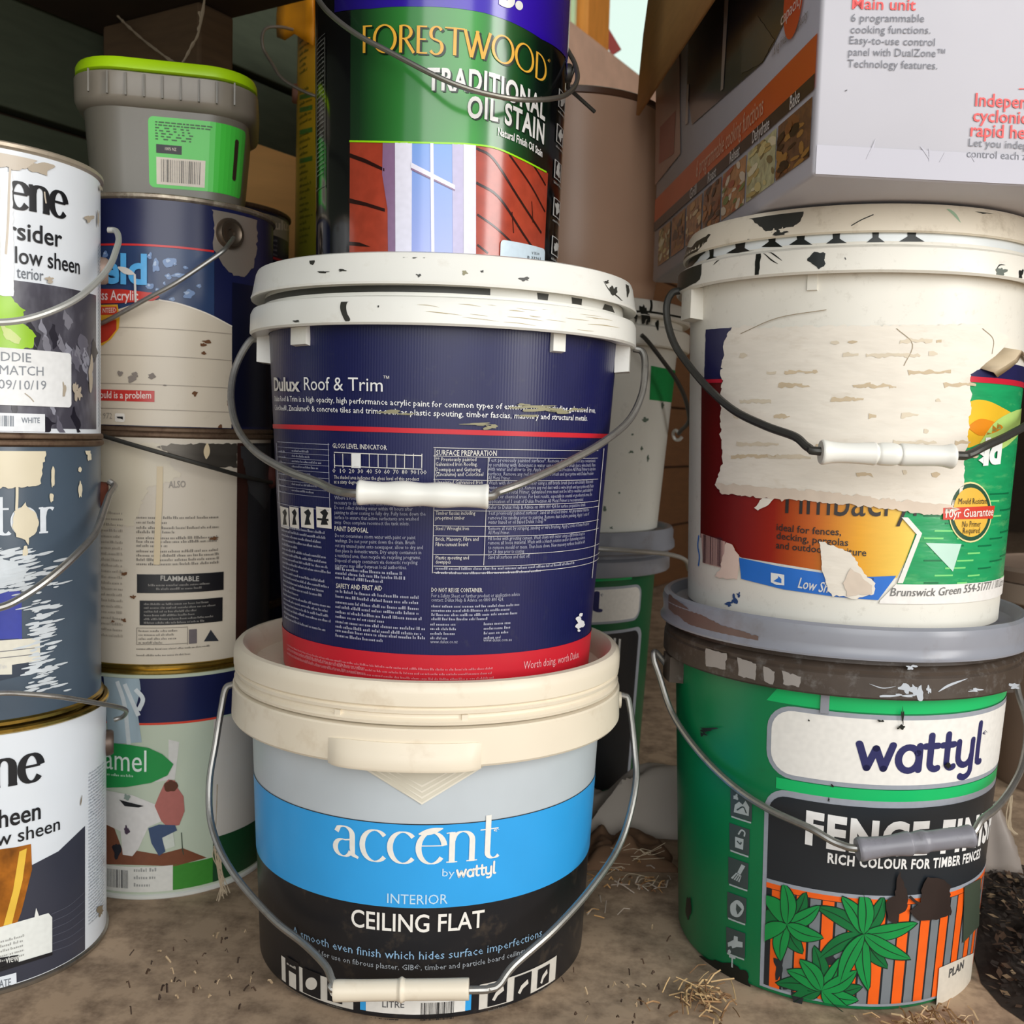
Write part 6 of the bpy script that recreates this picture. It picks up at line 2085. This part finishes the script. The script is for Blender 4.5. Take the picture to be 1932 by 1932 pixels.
# ---- back stack between the middle and right stacks
GX = (0.046, 1.10, 0.0)
g1 = thing('plastic_bucket', 'green bucket with grey lid in the gap behind the navy bucket', 'paint bucket', GX)
gs = Cone(GX, 0.099, 0.0, 0.1095, 0.232)
obj('body', lathe([(0, 0.003), (0.093, 0.003), (0.097, 0.0), (gs.r(0.003), 0.003), (gs.r(0.24), 0.24)]), M('dark_green_bucket', '0f5a36', 0.36, 0, 0.12, 30), g1)
obj('rim_skirt', lathe([(gs.r(0.23), 0.2325), (0.1235, 0.2315), (0.1245, 0.2330), (0.1242, 0.2465), (0.1225, 0.2478), (0.1185, 0.2490), (0.118, 0.2560)]), m_gry, g1)
obj('lid', lathe([(0.118, 0.2540), (0.1275, 0.2535), (0.1290, 0.2550), (0.1285, 0.2610), (0.1270, 0.2640), (0.1272, 0.2720), (0.1250, 0.2760), (0.121, 0.2755), (0.118, 0.2715), (0, 0.2715)]), m_gry, g1)
d = Dec(gs, g1)
d.g = 'label'
zt, zb = d.zat(1150, 1112), d.zat(1150, 1172)
sxr = d.h((1205, 1140))[0]
d.srect(-0.08, zb - 0.0025, sxr + 0.003, zt + 0.0025, GREY, 2, 0.012)
d.srect(-0.08, zb, sxr, zt, ink('e2ded6'), 3, 0.010)
d.srect(-0.08, d.zat(1150, 1096), d.h((1192, 1085))[0], 0.2315, G1, 2)
zt2 = d.zat(1150, 1196)
d.srect(-0.08, 0.01, d.h((1202, 1260))[0] + 0.003, zt2 + 0.003, GREY, 2, 0.012)
d.srect(-0.08, 0.01, d.h((1199, 1260))[0], zt2, ink('1c2024'), 3, 0.010)
d.g = 'lettering'
d.letters('l', [(1117, 1153), (1124, 1153), (1133, 1153)], 23, NAV, 0.3, 0.3, 4, False, 0, '_', True)
d.text('®', [(1132, 1126), (1138, 1127)], 7, NAV, 0, 4)
d.text('H', [(1155, 1236), (1168, 1238)], 30, ink('d8d6d0'), 0.05, 4)
d.build()
wire('bail', [(1050, 1025, .955), (1115, 1034, .955), (1170, 1038, .96), (1225, 1042, .975), (1262, 1046, .995), (1292, 1056, 1.03), (1300, 1075, 1.06)], 0.0022, g1, M('pale_wire', 'c2c0ba', 0.4, 0.5))

WX2 = (0.047, 1.10, 0.2718)
g2 = thing('plastic_bucket', 'white bucket with a green square, in the gap behind the navy bucket', 'paint bucket', WX2)
ws = Cone(WX2, 0.1085, 0.0, 0.1245, 0.22)
obj('body', lathe([(0, 0.003), (0.101, 0.003), (0.105, 0.0), (ws.r(0.003), 0.003), (ws.r(0.21), 0.21)]), M('dull_white_plastic', 'd8d6cc', 0.36, 0, 0.06, 30, dirt=0.15, dirtcol='4a4a40', dscale=60), g2)
obj('rim_skirt', lathe([(ws.r(0.19), 0.1865), (0.1335, 0.1850), (0.1350, 0.1865), (0.1345, 0.2030), (0.1325, 0.2045), (0.127, 0.2060), (0.1265, 0.2140)]), m_dw, g2)
obj('lid', lathe([(0.1255, 0.2130), (0.1330, 0.2120), (0.1345, 0.2135), (0.1325, 0.2260), (0.1305, 0.2290), (0.126, 0.2300), (0.121, 0.2290), (0.119, 0.2265), (0, 0.2265)]), m_dw, g2)
d = Dec(ws, g2)
d.g = 'green_square'
d.poly([(1228, 690), (1278, 700), (1272, 760), (1225, 754)], ink('1c8a46'), 2)
d.g = 'paint_specks'
for x, y, rx, ry in ((1191, 853, 4, 3), (1210, 846, 2, 5), (1217, 792, 5, 4), (1193, 820, 2, 2), (1142, 960, 3, 5), (1168, 930, 2, 2), (1153, 996, 3, 2), (1222, 864, 2, 5), (1250, 766, 2, 6)):
    d.blob(x, y, rx, ry, M('grey_green_speck', '5a6a5c', 0.5), 2, 0.5)
d.build()
d = Dec(Cone(WX2, 0.1345, 0.2135, 0.1325, 0.226), g2)
d.g = 'dried_paint'
for pts, w in (([(1228, 566), (1229, 578), (1226, 590)], 6), ([(1190, 588), (1220, 588), (1260, 594), (1290, 600)], 4)):
    d.line(pts, w, m_paintbk, 1)
d.build()
d = Dec(Cone(WX2, 0.135, 0.1865, 0.1345, 0.203), g2)
d.g = 'rim_drips'
for x, y, w, h_ in ((1215, 590, 7, 16), (1222, 602, 5, 8), (1240, 612, 3, 8), (1200, 600, 3, 6)):
    d.blob(x, y, w, h_, m_paintbk, 1, 0.5)
d.build()
wire('bail', [(1210, 632, .972), (1222, 644, .975), (1250, 680, .985), (1275, 715, 1.0), (1292, 750, 1.015), (1300, 785, 1.03), (1297, 800, 1.04), (1285, 812, 1.06), (1281, 818, 1.075)], 0.0021, g2, m_wired)
obj('bail_curl', tube(spline([at(1281, 818, 1.075) - Vector(WX2), at(1275, 812, 1.077) - Vector(WX2), at(1270, 818, 1.08) - Vector(WX2), at(1273, 828, 1.08) - Vector(WX2), at(1281, 830, 1.078) - Vector(WX2), at(1287, 824, 1.077) - Vector(WX2)], 5), 0.0018, 8), M('pale_wire', 'c2c0ba', 0.4, 0.5), g2)
TNX = (0.050, 1.10, 0.4986)
t1 = thing('brown_tub', 'plain brown tapered tub standing on the white bucket, under the window', 'plastic tub', TNX)
m_tn = M('brown_tub_plastic', 'c8a288', 0.38, 0, 0.06, 20)
obj('body', lathe([(0, 0.002), (0.086, 0.002), (0.089, 0.0), (0.0905, 0.003), (0.0985, 0.060), (0.0955, 0.185), (0.0955, 0.198)]), m_tn, t1)
obj('lid', lathe([(0.0955, 0.196), (0.0968, 0.197), (0.0968, 0.2025), (0.094, 0.204), (0.091, 0.201), (0, 0.201)]), M('dark_brown_rim', '5a3c2a', 0.4), t1)

# ---- right edge: beige bucket, plastic scrap
EX = (0.655, 1.12, 0.0)
e1 = thing('plastic_bucket', 'beige bucket at the right edge behind the green bucket', 'paint bucket', EX)
obj('body', lathe([(0, 0.003), (0.098, 0.003), (0.102, 0.0), (0.1035, 0.004), (0.116, 0.225)]), M('beige_plastic', '9a8474', 0.45, 0, 0.1, 30), e1)
obj('rim_skirt', lathe([(0.1155, 0.2055), (0.1265, 0.2045), (0.1275, 0.2060), (0.127, 0.2240), (0.125, 0.2250), (0.119, 0.2260)]), M('light_beige_plastic', 'b9a594', 0.45, 0, 0.1, 30), e1)
obj('lid', lathe([(0.118, 0.2262), (0.1255, 0.2264), (0.126, 0.238), (0.122, 0.242), (0.117, 0.239), (0, 0.238)]), M('beige_plastic', '9a8474', 0.45), e1)


def crumple(name, cx, cy, rx, ry, h, mat, seed, n=26, fold=5.0, z0=0.0, label=None, cat=None, edge=0.0):
    """crumpled sheet heaped on the floor"""
    bm = bmesh.new()
    V = {}
    for i in range(n + 1):
        for j in range(n + 1):
            u, v = i / n * 2 - 1, j / n * 2 - 1
            q = noise.noise_vector(Vector((u * 1.6 + seed, v * 1.6, seed)))
            rr = max(abs(u), abs(v))
            hh_ = h * (1 - rr ** 3) * (0.55 + 0.45 * abs(noise.noise(Vector((u * fold * 0.45 + seed, v * fold * 0.35, 1.7)))) * 2) + 0.3 * h * (1 - rr ** 4) * noise.noise(Vector((u * fold + seed, v * fold, seed)))
            V[i, j] = bm.verts.new((cx + rx * (u + 0.16 * q.x), cy + ry * (v + 0.16 * q.y), z0 + max(0.0006, hh_)))
    for i in range(n):
        for j in range(n):
            bm.faces.new((V[i, j], V[i + 1, j], V[i + 1, j + 1], V[i, j + 1]))
    o = obj(name, bm, mat, smooth=40)
    o.modifiers.new('thickness', 'SOLIDIFY').thickness = 0.0008
    if label:
        tag(o, label, cat)
    return o


cl = on_floor(1215, 1500)
crumple('dust_sheet', 0.148, 0.958, 0.075, 0.040, 0.055, M('grey_white_sheet', 'c9beb2', 0.85, 0, 0.1, 20, 0.05), 2.3, label='crumpled off-white sheet on the floor behind the green bucket', cat='dust sheet', fold=2.2)
crumple('brown_paper', 0.108, 0.880, 0.040, 0.034, 0.022, M('brown_paper_sheet', '7a5c44', 0.9, 0, 0.2, 20, 0.1), 7.1, label='crumpled brown paper on the floor in front of the off-white sheet', cat='paper', fold=3)
pl = at(1884, 1650, 0.85)
crumple('plastic_bag', 0.418, 0.872, 0.030, 0.024, 0.075, M('grey_plastic_bag', '8a7f76', 0.4, 0, 0.15, 30), 4.4, label='grey plastic bag scrap on the floor beside the green bucket', cat='plastic bag', fold=2.5)
# dark litter heap in the right corner
lo_, bmx = [], bmesh.new()
random.seed(17)
for i in range(2200):
    a, r_ = random.uniform(0, 6.28), math.sqrt(random.random())
    px, py = 0.425 + 0.10 * r_ * math.cos(a), 0.73 + 0.15 * r_ * math.sin(a)
    if math.hypot(px - WX[0], py - WX[1]) < 0.122:
        continue
    pz = 0.016 * max(0, 1 - r_ ** 2) * random.uniform(0.7, 1.4) + 0.001
    an, ln, wd = random.uniform(0, 6.28), random.uniform(0.003, 0.010), random.uniform(0.0008, 0.0028)
    dx, dy = math.cos(an), math.sin(an)
    c_ = Vector((px, py, pz))
    t_ = Vector((dx, dy, random.uniform(-0.15, 0.5))) * ln
    s_ = Vector((-dy, dx, random.uniform(-0.4, 0.4))) * wd
    f_ = bmx.faces.new([bmx.verts.new(v) for v in (c_, c_ + t_ * 0.5 + s_, c_ + t_, c_ + t_ * 0.5 - s_)])
    f_.material_index = random.choice((0, 0, 0, 1, 1, 2))
for v in bmx.verts:
    v.co.z = max(0.0006, v.co.z)
VV = {}
for i in range(19):
    for j in range(37):
        rr, a = i / 18, j / 36 * 2 * math.pi
        wob = 1 + 0.35 * noise.noise(Vector((math.cos(a) * 1.5, math.sin(a) * 1.5, 5)))
        px, py = 0.425 + 0.105 * wob * rr * math.cos(a), 0.73 + 0.155 * wob * rr * math.sin(a)
        dd = math.hypot(px - WX[0], py - WX[1])
        if dd < 0.1085:
            px, py = WX[0] + (px - WX[0]) * 0.1085 / max(dd, 1e-6), WX[1] + (py - WX[1]) * 0.1085 / max(dd, 1e-6)
        VV[i, j] = bmx.verts.new((px, py, 0.0004 + 0.016 * (1 - rr * rr) * (0.6 + 0.8 * noise.noise(Vector((px * 60, py * 60, 2))))))
for i in range(18):
    for j in range(36):
        try:
            f_ = bmx.faces.new((VV[i, j], VV[i + 1, j], VV[i + 1, j + 1], VV[i, j + 1]))
            f_.material_index = 3
        except ValueError:
            pass
o = obj('leaf_litter', bmx, [M('dark_litter', '2a211a', 0.9, 0, 0.4, 60), M('brown_litter', '4a3626', 0.9, 0, 0.4, 60), M('pale_litter', '8a7458', 0.9, 0, 0.3, 60), M('dark_soil', '2c221a', 0.95, 0, 0.5, 120, 0.6, dirt=0.5, dirtcol='0e0a08', dscale=160)], smooth=0)
tag(o, 'dark dead leaf litter heaped on the floor in the right corner', 'leaf litter', kind='stuff')


def straw(name, spots, label, seed, cols):
    random.seed(seed)
    bm = bmesh.new()
    for x, y, n, sp, ln in spots:
        c_ = on_floor(x, y)
        for i in range(n):
            a = random.uniform(0, 6.28)
            p = c_ + Vector((random.gauss(0, sp), random.gauss(0, sp), 0.0012 + random.random() * 0.006))
            if any(math.hypot(p.x - c0_[0], p.y - c0_[1]) < r0_ + ln for c0_, r0_ in ((AX, 0.118), (WX, 0.107), ((xL, yL), 0.085), ((x2, y2), 0.085))):
                continue
            l_ = random.uniform(0.4, 1.0) * ln
            q = p + Vector((math.cos(a) * l_, math.sin(a) * l_, random.uniform(-0.001, 0.005)))
            q.z = max(0.0012, q.z)
            f0_ = len(bm.faces)
            m_ = (p + q) / 2 + Vector((0, 0, random.uniform(0, 0.003)))
            tube([p, m_, q], random.uniform(0.0003, 0.0008), 4, bm)
            bm.faces.ensure_lookup_table()
            mi = random.randrange(len(cols))
            for f in bm.faces[f0_:]:
                f.material_index = mi
    o = obj(name, bm, [M('straw_' + c, c, 0.8, 0, 0.2, 60) for c in cols], smooth=0)
    tag(o, label, 'straw', kind='stuff')


straw('straw_tuft', [(1330, 1890, 50, 0.010, 0.018), (1310, 1905, 30, 0.010, 0.012)], 'tuft of dry grass by the left foot of the striped fence bucket', 1, ('a8825a', '7a5a3a', 'c9a878'))
straw('straw_tuft', [(1690, 1932, 90, 0.012, 0.012), (1760, 1920, 70, 0.012, 0.012)], 'pale dry grass under the front of the striped fence bucket', 2, ('b8946a', '8a6a44', 'cdb088'))
straw('straw_tuft', [(1160, 1672, 14, 0.014, 0.02), (1125, 1735, 14, 0.008, 0.014), (1230, 1680, 22, 0.006, 0.010), (1180, 1650, 12, 0.02, 0.012)], 'scattered straw and web beside the sky blue banded bucket', 3, ('c0925c', '8a6240', 'b0a090'))
straw('floor_crumbs', [(330, 1890, 10, 0.012, 0.0035), (390, 1790, 10, 0.02, 0.0035), (300, 1830, 10, 0.03, 0.0035), (1200, 1850, 14, 0.03, 0.0035), (430, 1870, 14, 0.02, 0.0035), (1140, 1900, 16, 0.02, 0.0035)], 'tiny dark crumbs scattered over the bare floor', 4, ('4a3626', '3a2a1e', 'b09878'))

# ---- cobwebs
m_web = M('cobweb_silk', 'a89880', 0.9, 0, 0.2, 60)


def web(name, strands, rad, label, loc):
    o = thing(name, label, 'cobweb', loc, kind='stuff')
    bm = bmesh.new()
    for pts in strands:
        P = spline([Vector(p) - Vector(loc) for p in pts], 5)
        tube(P, [rad * random.uniform(0.6, 1.4) for _ in P], 5, bm)
    obj('strand', bm, m_web, o)


random.seed(9)
T0, T1 = at(222, 26, 1.06), at(392, 28, 0.965)
for p_ in (T0, T1):
    p_.z = 0.7738
web('cobweb', [[T0, at(240, 48, 1.05), at(270, 75, 1.03), at(300, 98, 1.01), at(322, 114, 1.0), at(335, 120, .99), at(345, 117, .985), at(362, 86, .978), at(376, 56, .972), T1], [at(376, 22, .972), at(378, 40, .972), at(374, 58, .972)]], 0.0012, 'dusty V-shaped cobweb hanging from the shelf above the lime lid', tuple(T0))
S_ = []
base = at(402, 1598, .722)
for i in range(12):
    x = 404 + random.uniform(-6, 12)
    S_.append([at(405 + random.uniform(-3, 5), 1596, .722), at(x + 2, 1620, .722), at(416 + random.uniform(-4, 6), 1655, .722), at(420 + random.uniform(-12, 14), 1690 + random.uniform(-8, 14), .722)])
S_.append([at(410, 1480, .728), at(408, 1540, .725), at(404, 1600, .722)])
web('cobweb', S_, 0.00035, 'wispy cobweb tangle on the left of the sky blue banded bucket handle', tuple(base))
S_ = []
for i in range(14):
    a = (random.uniform(1130, 1210), random.uniform(1600, 1680))
    S_.append([at(a[0], a[1] - 12, .80), at(a[0] + random.uniform(10, 30), a[1] + random.uniform(-30, 0), .80), at(a[0] + random.uniform(30, 60), a[1] + random.uniform(-30, 0), .80)])
web('cobweb', S_, 0.00022, 'faint cobweb strands low in the gap left of the striped fence bucket', tuple(at(1200, 1640, .80)))
S_ = [[at(1908 + random.uniform(-3, 3), 1500, .66), at(1900 + random.uniform(-4, 8), 1530, .66), at(1905 + random.uniform(-4, 4), 1560, .66), at(1918 + random.uniform(-4, 4), 1574, .66)] for i in range(8)]
web('cobweb', S_, 0.0004, 'cobweb clump hanging from the right side of the grey-gripped handle', tuple(at(1908, 1510, .66)))

# ---- pieces that sit on a part belong to that part
SUB = {'lettering': 'label', 'icons': 'label', 'picture': 'label', 'bar_code': 'label', 'fine_print': 'label', 'badge': 'label', 'notice': 'label', 'oval': 'label', 'side_panel': 'label', 'torn_paper': 'label',
       'paint_smear': 'label', 'grip': 'bail', 'lid_paint': 'lid', 'paint_specks': 'lid', 'brown_wash': 'lid', 'lid_notch': 'lid', 'rim_paint': 'rim_skirt', 'paint_run': 'rim_skirt', 'brush_marks': 'rim_skirt',
       'bare_patches': 'rim_skirt', 'rim_drips': 'rim_skirt', 'pull_tab': 'rim_skirt', 'collar_rib': 'collar', 'clip': 'rim_skirt', 'bail_curl': 'bail', 'bail_end': 'bail', 'bail_side': 'bail'}
for r_ in [o for o in COL.objects if o.type == 'EMPTY' and o.get('category')]:
    ch_ = {}
    for c_ in r_.children:
        ch_.setdefault(c_.name.split('.')[0], c_)
    for c_ in list(r_.children):
        to = SUB.get(c_.name.split('.')[0])
        if to and to in ch_ and not (to == 'lid' and r_.name.startswith('plastic_bucket.005')):
            c_.parent = ch_[to]
